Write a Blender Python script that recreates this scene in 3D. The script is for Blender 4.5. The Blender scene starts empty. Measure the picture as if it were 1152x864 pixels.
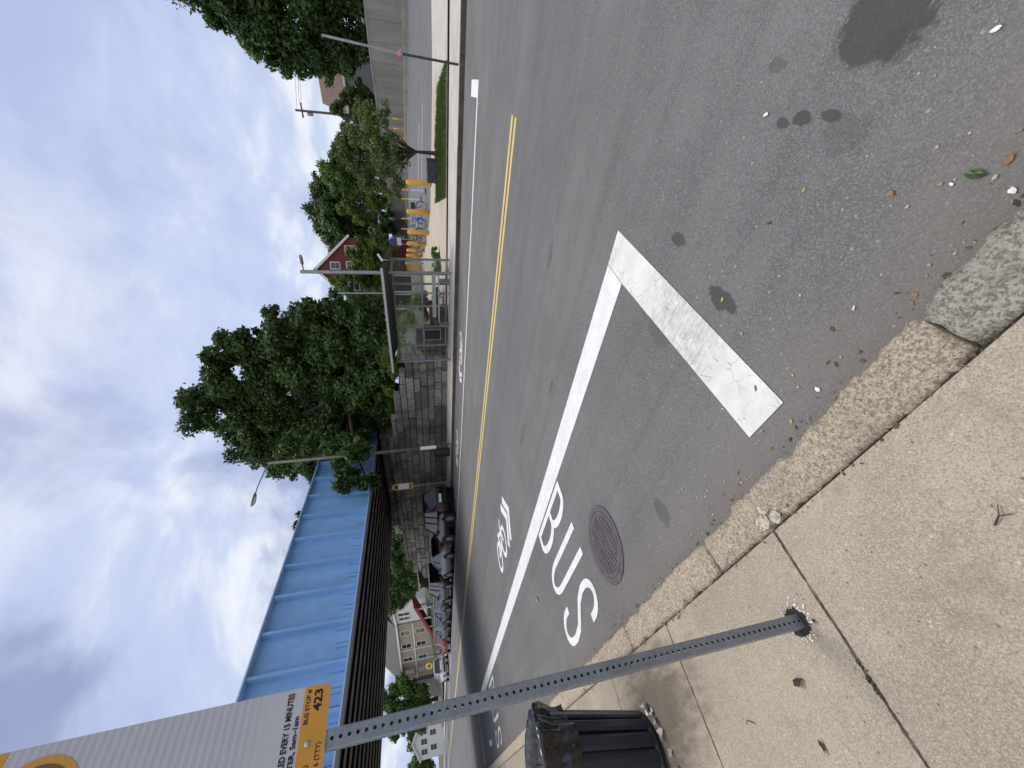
import bpy, bmesh, math, random
import numpy as np
from mathutils import Vector, Matrix
R = math.radians
sc = bpy.context.scene
col = sc.collection

# ------------------------------------------------------------------ camera, sky, sun, exposure
# world: X to the right along the road, Y away across the road, Z up. Phone held sideways (the picture lies on its side).
EYE = Vector((0.0, 0.0, 1.65))
F_PX, PITCH, ROLL, HEAD = 433.0, 0.237848817, 0.056751822, 0.82356859
fw = Vector((-math.cos(HEAD)*math.cos(PITCH), math.sin(HEAD)*math.cos(PITCH), -math.sin(PITCH)))
r0 = fw.cross(Vector((0, 0, 1))).normalized()
u0 = r0.cross(fw)
up = u0*math.cos(ROLL) + r0*math.sin(ROLL)
rt = r0*math.cos(ROLL) - u0*math.sin(ROLL)
cd = bpy.data.cameras.new('camera')
cam = bpy.data.objects.new('camera', cd); col.objects.link(cam)
cd.sensor_fit = 'HORIZONTAL'; cd.sensor_width = 36.0; cd.lens = F_PX/1152*36.0
cd.clip_start = 0.02; cd.clip_end = 3000
m = Matrix.Identity(4)
for i, a in enumerate((-up, rt, -fw)):
    for k in range(3): m[k][i] = a[k]
m.translation = EYE
cam.matrix_world = m
sc.camera = cam

SUN_EL, SUN_AZ = R(58), math.atan2(0.80, -0.50)      # brightest cloud, over the far side of the road
sd = Vector((math.cos(SUN_EL)*math.cos(SUN_AZ), math.cos(SUN_EL)*math.sin(SUN_AZ), math.sin(SUN_EL)))
sl = bpy.data.lights.new('sun', 'SUN'); sl.energy = 1.5; sl.angle = R(22); sl.color = (1.0, 0.96, 0.9)
so = bpy.data.objects.new('sun', sl); col.objects.link(so)
so.rotation_euler = (-sd).to_track_quat('-Z', 'Y').to_euler()

sc.view_settings.view_transform = 'Standard'; sc.view_settings.look = 'None'
sc.view_settings.exposure = 0.12; sc.view_settings.gamma = 1.0
try: sc.view_settings.use_curve_mapping = False
except Exception: pass
sc.cycles.max_bounces = 6; sc.cycles.transparent_max_bounces = 8
try: sc.cycles.use_denoising = True
except Exception: pass


class NT:
    """short-hand for building node trees"""
    def __init__(s, tree): s.t = tree; s.n = tree.nodes; s.l = tree.links
    def node(s, typ, ins=None, **kw):
        n = s.n.new(typ)
        for k, v in kw.items(): setattr(n, k, v)
        for k, v in (ins or {}).items(): s.put(n.inputs[k], v)
        return n
    def put(s, sock, v):
        if hasattr(v, 'links') or isinstance(v, bpy.types.NodeSocket): s.l.new(v, sock)
        else:
            if isinstance(v, (tuple, list)) and sock.type == 'RGBA' and len(v) == 3: v = (*v, 1)
            sock.default_value = v
    def math(s, op, a, b=0.0, c=0.0, clamp=False):
        n = s.n.new('ShaderNodeMath'); n.operation = op; n.use_clamp = clamp
        s.put(n.inputs[0], a); s.put(n.inputs[1], b); s.put(n.inputs[2], c)
        return n.outputs[0]
    def noise(s, vec, scale, detail=3, rough=.55, dist=0.0):
        n = s.node('ShaderNodeTexNoise', {'Scale': scale, 'Detail': detail, 'Roughness': rough, 'Distortion': dist})
        if vec is not None: s.l.new(vec, n.inputs['Vector'])
        return n.outputs['Fac']
    def step(s, v, a, b, smooth=True):
        n = s.n.new('ShaderNodeMapRange'); n.interpolation_type = 'SMOOTHSTEP' if smooth else 'LINEAR'
        s.put(n.inputs[0], v); n.inputs[1].default_value = a; n.inputs[2].default_value = b
        return n.outputs[0]
    def mix(s, f, a, b, mode='MIX'):
        n = s.n.new('ShaderNodeMix'); n.data_type = 'RGBA'; n.blend_type = mode
        s.put(n.inputs[0], f); s.put(n.inputs[6], a); s.put(n.inputs[7], b)
        return n.outputs[2]
    def scale(s, vec, sx, sy, sz, loc=(0, 0, 0)):
        n = s.n.new('ShaderNodeMapping'); s.l.new(vec, n.inputs[0])
        n.inputs[1].default_value = loc; n.inputs[3].default_value = (sx, sy, sz)
        return n.outputs[0]


# ---- world: Nishita sky behind a broken layer of cloud
w = bpy.data.worlds.new('World'); sc.world = w; w.use_nodes = True
W = NT(w.node_tree); W.n.clear()
tc = W.node('ShaderNodeTexCoord').outputs['Generated']
sep = W.node('ShaderNodeSeparateXYZ', {0: tc})
zc = W.math('ADD', W.math('MAXIMUM', sep.outputs[2], 0.0), 0.35)
px = W.math('DIVIDE', sep.outputs[0], zc); py = W.math('DIVIDE', sep.outputs[1], zc)
pv = W.node('ShaderNodeCombineXYZ', {0: px, 1: py, 2: 0.37}).outputs[0]
sky = W.node('ShaderNodeTexSky', sky_type='NISHITA', sun_disc=False, sun_elevation=SUN_EL,
             sun_rotation=math.atan2(sd.x, sd.y), air_density=1.0, dust_density=1.6, ozone_density=1.0)
big = W.noise(W.scale(pv, 1, 1, 1, (3.1, 1.7, 0)), 1.5, 7, .55, .5)
med = W.noise(W.scale(pv, 1.0, 1.0, 1, (7.7, 4.2, 2)), 3.4, 8, .6, .6)
dens = W.math('ADD', W.math('MULTIPLY', big, .6), W.math('MULTIPLY', med, .4))
ccol = W.mix(W.step(dens, .38, .54), (5.0, 5.9, 8.9), (6.4, 7.3, 9.8))            # veil
ccol = W.mix(W.step(dens, .51, .64), ccol, (9.9, 10.2, 11.0))                      # bright tops
shade = W.step(W.noise(W.scale(pv, 1, 1, 1, (1.3, 8.8, 5)), 1.6, 7, .58, .6), .45, .62)
left = W.step(W.math('ADD', W.math('MULTIPLY', sep.outputs[0], -1.0), W.math('MULTIPLY', sep.outputs[1], -.6)), .05, .60)
ccol = W.mix(W.math('MULTIPLY', shade, W.math('MULTIPLY_ADD', left, .62, .30)), ccol, (3.2, 3.75, 6.1))   # grey bellies
dsun = W.node('ShaderNodeVectorMath', operation='DOT_PRODUCT')
W.l.new(tc, dsun.inputs[0]); dsun.inputs[1].default_value = sd
glow = W.math('MULTIPLY', W.step(dsun.outputs['Value'], .86, 1.0), W.step(dens, .34, .56))
ccol = W.mix(W.math('MULTIPLY', glow, .9), ccol, (12.5, 12.4, 12.2))
behind = W.step(sep.outputs[1], -.05, -.7)                # cloud behind the viewer is front-lit and brighter
ccol = W.mix(W.math('MULTIPLY', behind, .8), ccol, (13.0, 12.9, 13.0))
zen = W.step(sep.outputs[2], .74, .96)
ccol = W.mix(W.math('MULTIPLY', zen, .95), ccol, (21.0, 20.8, 21.0))
mixs = W.mix(.90, sky.outputs[0], ccol)
bg = W.node('ShaderNodeBackground', {'Color': mixs, 'Strength': 0.088})
out = W.node('ShaderNodeOutputWorld', {'Surface': bg.outputs[0]})


# ------------------------------------------------------------------ helpers
def tag(o, label=None, cat=None, group=None, kind=None):
    if label: o['label'] = label
    if cat: o['category'] = cat
    if group: o['group'] = group
    if kind: o['kind'] = kind
    return o

def thing(name, label, cat, loc=(0, 0, 0), rz=0.0, group=None):
    o = bpy.data.objects.new(name, None); col.objects.link(o)
    o.location = loc; o.rotation_euler = (0, 0, rz); o.empty_display_size = .1
    return tag(o, label, cat, group)

def copy_tree(o, parent=None):
    c = o.copy(); col.objects.link(c)
    if parent: c.parent = parent
    for ch in list(o.children): copy_tree(ch, c)
    return c

class MB:
    def __init__(s): s.v = []; s.f = []
    def add(s, vs, fs):
        b = len(s.v); s.v += [tuple(p) for p in vs]; s.f += [tuple(b+i for i in f) for f in fs]
    def box(s, x0, x1, y0, y1, z0, z1, M=None):
        vs = [(x, y, z) for z in (z0, z1) for y in (y0, y1) for x in (x0, x1)]
        if M is not None: vs = [tuple(M @ Vector(p)) for p in vs]
        s.add(vs, [(0, 2, 3, 1), (4, 5, 7, 6), (0, 1, 5, 4), (2, 6, 7, 3), (0, 4, 6, 2), (1, 3, 7, 5)])
    def bar(s, a, b, wx, wz=None, roll=None):
        a = Vector(a); b = Vector(b); d = (b-a).normalized(); wz = wz or wx
        t = Vector((0, 0, 1)) if abs(d.z) < .95 else Vector((1, 0, 0))
        p = d.cross(t).normalized()*(wx/2); q = p.cross(d).normalized()*(wz/2)
        vs = [e+sx*p+sz*q for e in (a, b) for sx, sz in ((-1, -1), (1, -1), (1, 1), (-1, 1))]
        s.add(vs, [(0, 1, 2, 3), (7, 6, 5, 4), (0, 4, 5, 1), (1, 5, 6, 2), (2, 6, 7, 3), (3, 7, 4, 0)])
    def tube(s, pts, r, n=8, cap=True):
        pts = [Vector(p) for p in pts]; rs = r if isinstance(r, (list, tuple)) else [r]*len(pts)
        b = len(s.v); prev = None
        for i, p in enumerate(pts):
            d = (pts[min(i+1, len(pts)-1)]-pts[max(i-1, 0)]).normalized()
            if prev is None:
                t = Vector((0, 0, 1)) if abs(d.z) < .9 else Vector((1, 0, 0))
                a = d.cross(t).normalized()
            else: a = (prev - d*prev.dot(d)).normalized()
            prev = a; c = d.cross(a)
            for k in range(n):
                th = 2*math.pi*k/n
                s.v.append(tuple(p + (a*math.cos(th)+c*math.sin(th))*rs[i]))
        for i in range(len(pts)-1):
            for k in range(n):
                s.f.append((b+i*n+k, b+i*n+(k+1) % n, b+(i+1)*n+(k+1) % n, b+(i+1)*n+k))
        if cap:
            s.f.append(tuple(b+k for k in range(n))[::-1]); e = b+(len(pts)-1)*n
            s.f.append(tuple(e+k for k in range(n)))
    def lathe(s, prof, n=24, c=(0, 0, 0), M=None):
        b = len(s.v)
        for r, z in prof:
            for k in range(n):
                th = 2*math.pi*k/n; p = Vector((c[0]+r*math.cos(th), c[1]+r*math.sin(th), c[2]+z))
                s.v.append(tuple(M @ p if M is not None else p))
        for i in range(len(prof)-1):
            for k in range(n):
                s.f.append((b+i*n+k, b+i*n+(k+1) % n, b+(i+1)*n+(k+1) % n, b+(i+1)*n+k))
        s.f.append(tuple(b+k for k in range(n))[::-1]); e = b+(len(prof)-1)*n
        s.f.append(tuple(e+k for k in range(n)))
    def torus(s, c, R0, r, M=None, n=20, k=6):
        b = len(s.v)
        for i in range(n):
            a = 2*math.pi*i/n
            for j in range(k):
                t = 2*math.pi*j/k; p = Vector(((R0+r*math.cos(t))*math.cos(a), r*math.sin(t), (R0+r*math.cos(t))*math.sin(a)))
                if M is not None: p = M @ p
                s.v.append((p.x+c[0], p.y+c[1], p.z+c[2]))
        for i in range(n):
            for j in range(k):
                s.f.append((b+i*k+j, b+((i+1) % n)*k+j, b+((i+1) % n)*k+(j+1) % k, b+i*k+(j+1) % k))
    def prism(s, poly, z0, z1, f=None):
        n = len(poly)
        vs = [(*p, z0) for p in poly]+[(*p, z1) for p in poly]
        if f: vs = [f(*p) for p in vs]
        s.add(vs, [tuple(range(n))[::-1], tuple(range(n, 2*n))]+[(i, (i+1) % n, n+(i+1) % n, n+i) for i in range(n)])
    def stroke(s, pts, wd, z, closed=False):
        """flat painted stroke in the XY plane"""
        P = [Vector((p[0], p[1])) for p in pts]; n = len(P); b = len(s.v)
        for i in range(n):
            if closed: d0 = P[i]-P[i-1]; d1 = P[(i+1) % n]-P[i]
            else:
                d0 = P[i]-P[i-1] if i else P[1]-P[0]; d1 = P[i+1]-P[i] if i < n-1 else P[-1]-P[-2]
            d0 = d0.normalized(); d1 = d1.normalized(); t = (d0+d1)
            t = t.normalized() if t.length > 1e-6 else d0
            nn = Vector((-t.y, t.x)); k = wd/2/max(.45, nn.dot(Vector((-d0.y, d0.x))))
            s.v.append((P[i].x+nn.x*k, P[i].y+nn.y*k, z)); s.v.append((P[i].x-nn.x*k, P[i].y-nn.y*k, z))
        for i in range(n if closed else n-1):
            j = (i+1) % n; s.f.append((b+2*i, b+2*i+1, b+2*j+1, b+2*j))
    def build(s, name, mat, parent=None, smooth=False, recalc=True):
        me = bpy.data.meshes.new(name); me.from_pydata(s.v, [], s.f)
        if recalc:
            bm = bmesh.new(); bm.from_mesh(me); bmesh.ops.recalc_face_normals(bm, faces=bm.faces); bm.to_mesh(me); bm.free()
        if mat: me.materials.append(mat)
        if smooth: me.polygons.foreach_set('use_smooth', [True]*len(me.polygons))
        o = bpy.data.objects.new(name, me); col.objects.link(o)
        if parent: o.parent = parent
        return o

def struct(o): o['kind'] = 'structure'; return o

# ------------------------------------------------------------------ materials
def mat(name, base, rough=.8, var=.15, vscale=3.0, metal=0.0, bump=0.0, bscale=40.0, spec=.3, stretch=(1, 1, 1), tint=None, fine=0.0, fscale=120.0, obj=True):
    mm = bpy.data.materials.new(name); mm.use_nodes = True; T = NT(mm.node_tree)
    b = T.n['Principled BSDF']; b.inputs['Roughness'].default_value = rough; b.inputs['Metallic'].default_value = metal
    b.inputs['Specular IOR Level'].default_value = spec
    co = T.node('ShaderNodeTexCoord').outputs['Object'] if obj else T.node('ShaderNodeNewGeometry').outputs['Position']
    v = T.scale(co, *stretch)
    f = T.step(T.noise(v, vscale, 4), .3, .7, False)
    lo = tuple(c*(1-var) for c in base); hi = tuple(min(1, c*(1+var)) for c in base)
    if tint: lo = tint
    c = T.mix(f, lo, hi)
    if fine:
        g = T.step(T.noise(co, fscale, 2), .35, .65, False)
        c = T.mix(g, T.mix(fine, c, (0, 0, 0)), T.mix(fine*.4, c, (1, 1, 1)))
    T.put(b.inputs['Base Color'], c)
    if bump:
        bn = T.node('ShaderNodeBump', {'Strength': bump, 'Distance': .02, 'Height': T.noise(v, bscale, 4)})
        T.l.new(bn.outputs[0], b.inputs['Normal'])
    return mm

def leaf_mat(name, dark, light, scale=.45):
    mm = bpy.data.materials.new(name); mm.use_nodes = True; T = NT(mm.node_tree); T.n.clear()
    geo = T.node('ShaderNodeNewGeometry')
    f = T.step(T.noise(geo.outputs['Position'], scale, 3), .35, .66)
    f = T.math('MULTIPLY_ADD', geo.outputs['Random Per Island'], .5, T.math('MULTIPLY', f, .6))
    c = T.mix(f, dark, light)
    d = T.node('ShaderNodeBsdfPrincipled', {'Base Color': c, 'Roughness': .55, 'Specular IOR Level': .25})
    t = T.node('ShaderNodeBsdfTranslucent', {'Color': T.mix(.5, c, (.12, .17, .02))})
    mx = T.node('ShaderNodeMixShader', {0: .22, 1: d.outputs[0], 2: t.outputs[0]})
    T.node('ShaderNodeOutputMaterial', {0: mx.outputs[0]})
    return mm

def asphalt(name, base, stains=(), gutter=True, tracks=True):
    mm = bpy.data.materials.new(name); mm.use_nodes = True; T = NT(mm.node_tree)
    b = T.n['Principled BSDF']; b.inputs['Specular IOR Level'].default_value = .22
    P = T.node('ShaderNodeNewGeometry').outputs['Position']
    s = T.node('ShaderNodeSeparateXYZ', {0: P}); X, Y = s.outputs[0], s.outputs[1]
    c = T.mix(T.step(T.noise(P, .7, 6, .66), .3, .7), tuple(v*.80 for v in base), tuple(v*1.15 for v in base))
    c = T.mix(T.math('MULTIPLY', T.step(T.noise(P, 9, 5, .7), .54, .74), .4), c, tuple(v*.6 for v in base))
    if tracks:
        st = T.noise(T.scale(P, .05, 1.9, 1), 1.5, 5, .62)                       # streaks worn along the traffic
        c = T.mix(T.math('MULTIPLY', T.step(st, .42, .70), .5), c, tuple(v*.62 for v in base))
        lane = T.math('MULTIPLY', T.step(Y, 4.3, 4.9), T.step(Y, 6.5, 6.0))       # polished dark band beside the centre line
        c = T.mix(T.math('MULTIPLY', lane, .38), c, (base[0]*.62, base[1]*.64, base[2]*.72))
        lan2 = T.math('MULTIPLY', T.step(Y, 8.2, 8.7), T.step(Y, 9.6, 9.1))
        c = T.mix(T.math('MULTIPLY', lan2, .3), c, tuple(v*.7 for v in base))
    # aggregate
    ag = T.node('ShaderNodeTexVoronoi', {'Scale': 210.0}); T.l.new(P, ag.inputs['Vector'])
    rnd = T.node('ShaderNodeSeparateColor', {0: ag.outputs['Color']}).outputs[0]
    c = T.mix(T.step(rnd, .62, 1.0, False), c, tuple(v*1.45 for v in base))
    c = T.mix(T.math('MULTIPLY', T.step(rnd, .32, .0, False), .5), c, tuple(v*.45 for v in base))
    ag2 = T.node('ShaderNodeTexVoronoi', {'Scale': 46.0}); T.l.new(P, ag2.inputs['Vector'])
    r2 = T.node('ShaderNodeSeparateColor', {0: ag2.outputs['Color']}).outputs[1]
    fleck = T.math('MULTIPLY', T.step(r2, .965, .985), T.step(ag2.outputs['Distance'], .32, .2))
    c = T.mix(T.math('MULTIPLY', fleck, .55), c, (.45, .43, .40))
    if gutter:                                                                # dusty strip by the near kerb
        gw = T.math('ADD', Y, T.math('MULTIPLY', T.noise(P, 2.2, 4), 1.1))
        c = T.mix(T.math('MULTIPLY', T.step(gw, 1.95, 1.15), .62), c, (.190, .162, .140))
    wob = T.noise(P, 13.0, 4, .6)
    for (x, y, rx, ry, k) in stains:
        dx = T.math('DIVIDE', T.math('SUBTRACT', X, x), rx); dy = T.math('DIVIDE', T.math('SUBTRACT', Y, y), ry)
        d = T.math('SQRT', T.math('ADD', T.math('MULTIPLY', dx, dx), T.math('MULTIPLY', dy, dy)))
        d = T.math('ADD', d, T.math('MULTIPLY', T.math('SUBTRACT', wob, .5), 1.5))
        c = T.mix(T.math('MULTIPLY', T.step(d, 1.12, .86), k), c, tuple(v*.34 for v in base))
    T.put(b.inputs['Base Color'], c)
    T.put(b.inputs['Roughness'], .82)
    h = T.math('ADD', T.math('MULTIPLY', ag.outputs['Distance'], 1.0), T.noise(P, 60, 3))
    bn = T.node('ShaderNodeBump', {'Strength': .4, 'Distance': .005, 'Height': h}); T.l.new(bn.outputs[0], b.inputs['Normal'])
    return mm

def concrete_walk(name, base, joints=True):
    mm = bpy.data.materials.new(name); mm.use_nodes = True; T = NT(mm.node_tree)
    b = T.n['Principled BSDF']; b.inputs['Roughness'].default_value = .88; b.inputs['Specular IOR Level'].default_value = .2
    P = T.node('ShaderNodeNewGeometry').outputs['Position']
    s = T.node('ShaderNodeSeparateXYZ', {0: P}); X, Y = s.outputs[0], s.outputs[1]
    c = T.mix(T.step(T.noise(P, 1.3, 6, .66), .28, .72), tuple(v*.80 for v in base), tuple(v*1.16 for v in base))
    c = T.mix(T.math('MULTIPLY', T.step(T.noise(T.scale(P, 1, 1, 1, (4, 2, 0)), 7.0, 5, .7), .52, .72), .35), c, (base[0]*.66, base[1]*.66, base[2]*.68))
    ag = T.node('ShaderNodeTexVoronoi', {'Scale': 260.0}); T.l.new(P, ag.inputs['Vector'])
    rnd = T.node('ShaderNodeSeparateColor', {0: ag.outputs['Color']}).outputs[0]
    c = T.mix(T.step(rnd, .60, 1.0, False), c, (base[0]*1.35, base[1]*1.35, base[2]*1.36))
    c = T.mix(T.math('MULTIPLY', T.step(rnd, .40, 0.0, False), .7), c, (base[0]*.60, base[1]*.57, base[2]*.53))
    pit = T.node('ShaderNodeTexVoronoi', {'Scale': 38.0}); T.l.new(P, pit.inputs['Vector'])
    pr_ = T.node('ShaderNodeSeparateColor', {0: pit.outputs['Color']}).outputs[2]
    pits = T.math('MULTIPLY', T.step(pr_, .96, .985), T.step(pit.outputs['Distance'], .22, .10))
    c = T.mix(T.math('MULTIPLY', pits, .75), c, (base[0]*.28, base[1]*.26, base[2]*.24))
    wpit = T.math('MULTIPLY', T.step(pr_, .05, .02), T.step(pit.outputs['Distance'], .22, .12))
    c = T.mix(T.math('MULTIPLY', wpit, .6), c, (.62, .57, .50))
    slab = T.math('FLOOR', T.math('DIVIDE', T.math('ADD', X, 1.55), 1.3))
    c = T.mix(T.math('MULTIPLY', T.math('FRACT', T.math('MULTIPLY', T.math('SINE', T.math('MULTIPLY', slab, 12.99)), 43.7)), .22), c, (base[0]*.62, base[1]*.63, base[2]*.66))
    stn = T.noise(T.scale(P, 1, 1.6, 1, (9, 3, 1)), 2.4, 5, .68)
    c = T.mix(T.math('MULTIPLY', T.step(stn, .54, .70), .42), c, (base[0]*.55, base[1]*.55, base[2]*.56))
    # grimy patch around the litter bin
    dx = T.math('DIVIDE', T.math('SUBTRACT', X, -3.35), .75); dy = T.math('DIVIDE', T.math('SUBTRACT', Y, .22), .36)
    d = T.math('SQRT', T.math('ADD', T.math('MULTIPLY', dx, dx), T.math('MULTIPLY', dy, dy)))
    d = T.math('ADD', d, T.math('MULTIPLY', T.math('SUBTRACT', T.noise(T.scale(P, 1, 3, 1), 5, 5), .5), 1.4))
    c = T.mix(T.math('MULTIPLY', T.step(d, 1.15, .3), .72), c, (.085, .068, .055))
    if joints:
        wv = T.math('ADD', X, T.math('MULTIPLY', T.math('SUBTRACT', T.noise(P, 9, 3), .5), .014))
        wv = T.math('ADD', wv, T.math('MULTIPLY', Y, -.09))
        jm = None; jn = T.noise(P, 34, 4, .65)
        for xj in (-1.552, -2.83, -4.13, -5.43, -6.73, -8.03, -9.33, .02+1.0):
            a = T.math('ABSOLUTE', T.math('SUBTRACT', wv, xj))
            q = T.step(T.math('ADD', a, T.math('MULTIPLY', T.math('SUBTRACT', jn, .5), .016)), .010, .004)
            jm = q if jm is None else T.math('MAXIMUM', jm, q)
        c = T.mix(T.math('MULTIPLY', jm, T.math('MULTIPLY_ADD', T.step(T.noise(P, 11, 3), .3, .6), .35, .58)), c, (.035, .03, .026))
    T.put(b.inputs['Base Color'], c)
    h = T.math('SUBTRACT', T.math('ADD', T.math('MULTIPLY', ag.outputs['Distance'], .8), T.math('MULTIPLY', T.noise(P, 40, 4, .6), .6)), pits)
    if joints: h = T.math('SUBTRACT', h, T.math('MULTIPLY', jm, 2.0))
    bn = T.node('ShaderNodeBump', {'Strength': .5, 'Distance': .006, 'Height': h}); T.l.new(bn.outputs[0], b.inputs['Normal'])
    return mm

def paint_mat(name, base, wear=.3, under=(.10, .10, .105), patch=0.0):
    mm = bpy.data.materials.new(name); mm.use_nodes = True; T = NT(mm.node_tree)
    b = T.n['Principled BSDF']; b.inputs['Roughness'].default_value = .7; b.inputs['Specular IOR Level'].default_value = .25
    P = T.node('ShaderNodeNewGeometry').outputs['Position']
    c = T.mix(T.step(T.noise(P, 6, 5, .65), .35, .7), tuple(v*.86 for v in base), base)
    g = T.step(T.noise(P, 95, 4, .7), .62, .72)
    blotch = T.step(T.noise(P, 2.6, 4, .6), .35, .75)
    f = T.math('MULTIPLY', g, T.math('MULTIPLY_ADD', blotch, wear, wear*.25))
    c = T.mix(f, c, under)
    rub = T.step(T.noise(T.scale(P, .35, 2.2, 1), 3.0, 6, .72), .52, .74)
    c = T.mix(T.math('MULTIPLY', rub, .30), c, tuple(v*.55 for v in base))
    pk = T.math('MULTIPLY', T.step(T.noise(P, 22, 5, .75), .66, .70), T.step(T.noise(P, 1.7, 3), .50, .62))
    c = T.mix(T.math('MULTIPLY', pk, .85), c, under)
    if patch:
        tyre = T.math('ADD', T.math('MULTIPLY', T.noise(T.scale(P, 5, 40, 1), 1.4, 5, .7), .5), T.math('MULTIPLY', T.noise(P, 14, 6, .75), .5))
        dd = T.node('ShaderNodeSeparateXYZ', {0: P}).outputs[1]
        zone = T.math('MULTIPLY', T.step(dd, 1.25, 1.6), T.step(dd, 2.35, 1.95))
        c = T.mix(T.math('MULTIPLY', T.math('MULTIPLY', T.step(tyre, .38, .68), zone), patch), c, (.26, .235, .215))
        cr = T.node('ShaderNodeTexVoronoi', {'Scale': 11.0}, feature='DISTANCE_TO_EDGE')
        T.l.new(T.scale(P, 1, 1, 1), cr.inputs['Vector'])
        crk = T.math('MULTIPLY', T.step(cr.outputs['Distance'], .035, .01), T.step(T.noise(P, 4, 3), .48, .56))
        c = T.mix(T.math('MULTIPLY', crk, .55), c, (.25, .235, .22))
    T.put(b.inputs['Base Color'], c)
    bn = T.node('ShaderNodeBump', {'Strength': .35, 'Distance': .005, 'Height': T.noise(P, 120, 3)}); T.l.new(bn.outputs[0], b.inputs['Normal'])
    return mm

def granite_mat(name, base, scale=30.0, bump=.9):
    mm = bpy.data.materials.new(name); mm.use_nodes = True; T = NT(mm.node_tree)
    b = T.n['Principled BSDF']; b.inputs['Roughness'].default_value = .9; b.inputs['Specular IOR Level'].default_value = .2
    P = T.node('ShaderNodeNewGeometry').outputs['Position']
    n1 = T.noise(T.scale(P, 1.0, .6, 1), scale*2.6, 6, .72); n2 = T.noise(P, scale*9, 3, .6)
    c = T.mix(T.step(n1, .36, .62), tuple(v*.50 for v in base), tuple(v*1.25 for v in base))
    cell = T.node('ShaderNodeTexVoronoi', {'Scale': scale*6}); T.l.new(P, cell.inputs['Vector'])
    cr = T.node('ShaderNodeSeparateColor', {0: cell.outputs['Color']}).outputs[0]
    c = T.mix(T.math('MULTIPLY', T.step(cr, .55, 1.0, False), .7), c, tuple(v*1.5 for v in base))
    c = T.mix(T.math('MULTIPLY', T.step(cr, .30, 0.0, False), .8), c, tuple(v*.40 for v in base))
    c = T.mix(T.math('MULTIPLY', T.step(T.noise(P, 3, 4), .45, .7), .3), c, (base[0]*.62, base[1]*.62, base[2]*.64))
    T.put(b.inputs['Base Color'], c)
    bn = T.node('ShaderNodeBump', {'Strength': bump, 'Distance': .022, 'Height': T.math('ADD', n1, T.math('MULTIPLY', n2, .25))}); T.l.new(bn.outputs[0], b.inputs['Normal'])
    return mm

def block_mat(name, cols, moss=.3):
    mm = bpy.data.materials.new(name); mm.use_nodes = True; T = NT(mm.node_tree)
    b = T.n['Principled BSDF']; b.inputs['Roughness'].default_value = .92; b.inputs['Specular IOR Level'].default_value = .15
    g = T.node('ShaderNodeNewGeometry'); P = g.outputs['Position']
    c = T.mix(g.outputs['Random Per Island'], cols[0], cols[1])
    n = T.noise(P, 5, 6, .7)
    c = T.mix(T.math('MULTIPLY', T.step(n, .4, .7), .6), c, cols[2])
    c = T.mix(T.math('MULTIPLY', T.step(T.noise(T.scale(P, 1, 1, .25), 1.6, 4), .5, .7), moss), c, (.03, .03, .026))
    T.put(b.inputs['Base Color'], c)
    bn = T.node('ShaderNodeBump', {'Strength': .9, 'Distance': .05, 'Height': n}); T.l.new(bn.outputs[0], b.inputs['Normal'])
    return mm

def glossy(name, base, rough=.3, metal=0.0, coat=.0, spec=.5):
    mm = mat(name, base, rough, .05, 2.0, metal, spec=spec)
    mm.node_tree.nodes['Principled BSDF'].inputs['Coat Weight'].default_value = coat
    return mm

STAINS = [(.215, 1.535, .135, .17, .8), (.14, 1.44, .06, .07, .35), (-.925, 1.578, .05, .125, .8), (-.807, 2.134, .04, .075, .75),
          (-.098, 1.669, .028, .05, .8), (-.129, 1.755, .02, .035, .75), (-.072, 1.545, .02, .045, .75), (-.113, 1.444, .07, .09, .25),
          (.06, 1.95, .03, .05, .4), (-1.386, 1.96, .09, .15, .3), (-2.38, 1.13, .07, .11, .45), (-3.231, 3.395, .14, .04, .5), (-1.9, 4.3, .18, .05, .4), (-4.9, 4.0, .3, .06, .3)]
M_ROAD = asphalt('road_asphalt', (.146, .143, .141), STAINS)
M_LOT = asphalt('lot_asphalt', (.135, .137, .142), (), False, False)
M_WALK = concrete_walk('near_walk_concrete', (.356, .302, .232))
M_WALK2 = mat('far_walk_concrete', (.46, .43, .385), .9, .14, 1.2, fine=.15, fscale=30, obj=False)
M_PLAZA = mat('plaza_concrete', (.47, .40, .32), .9, .10, .8, fine=.1, fscale=20, obj=False)
M_WHITE = paint_mat('white_road_paint', (.74, .735, .72), .8)
M_BAR = paint_mat('worn_white_road_paint', (.69, .68, .655), .8, patch=.75)
M_YEL = paint_mat('yellow_road_paint', (.66, .49, .17), .5)
M_GRAN = granite_mat('kerb_granite', (.52, .43, .325))
M_GRAN2 = granite_mat('weathered_granite', (.40, .375, .31), 26)
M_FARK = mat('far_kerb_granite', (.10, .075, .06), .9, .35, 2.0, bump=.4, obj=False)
M_STONE = block_mat('wall_stone', ((.11, .108, .10), (.30, .29, .265), (.06, .058, .052)), .5)
M_RSTONE = block_mat('red_wall_stone', ((.12, .085, .07), (.20, .135, .11), (.07, .055, .048)))
M_MORT = mat('wall_joint', (.05, .047, .043), .95)
M_GREY = mat('galvanised_steel', (.30, .315, .33), .45, .18, 6, .55, fine=.12, fscale=60)
M_POST = mat('sign_post_steel', (.235, .26, .285), .45, .12, 9, .5, fine=.10, fscale=90)
M_POLE = mat('weathered_pole_steel', (.17, .16, .14), .65, .15, 4, .3)
M_BLACK = mat('black_plastic', (.012, .013, .016), .35, .2, 4, spec=.5)
M_BAG = glossy('bin_bag_plastic', (.006, .006, .007), .15, spec=.65)
bt = NT(M_BAG.node_tree); bpo = bt.node('ShaderNodeTexCoord').outputs['Object']
bnd = bt.node('ShaderNodeBump', {'Strength': .55, 'Distance': .02, 'Height': bt.noise(bt.scale(bpo, 1, 1, .35), 11, 2, .45, 1.0)}); bt.l.new(bnd.outputs[0], bt.n['Principled BSDF'].inputs['Normal'])
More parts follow.
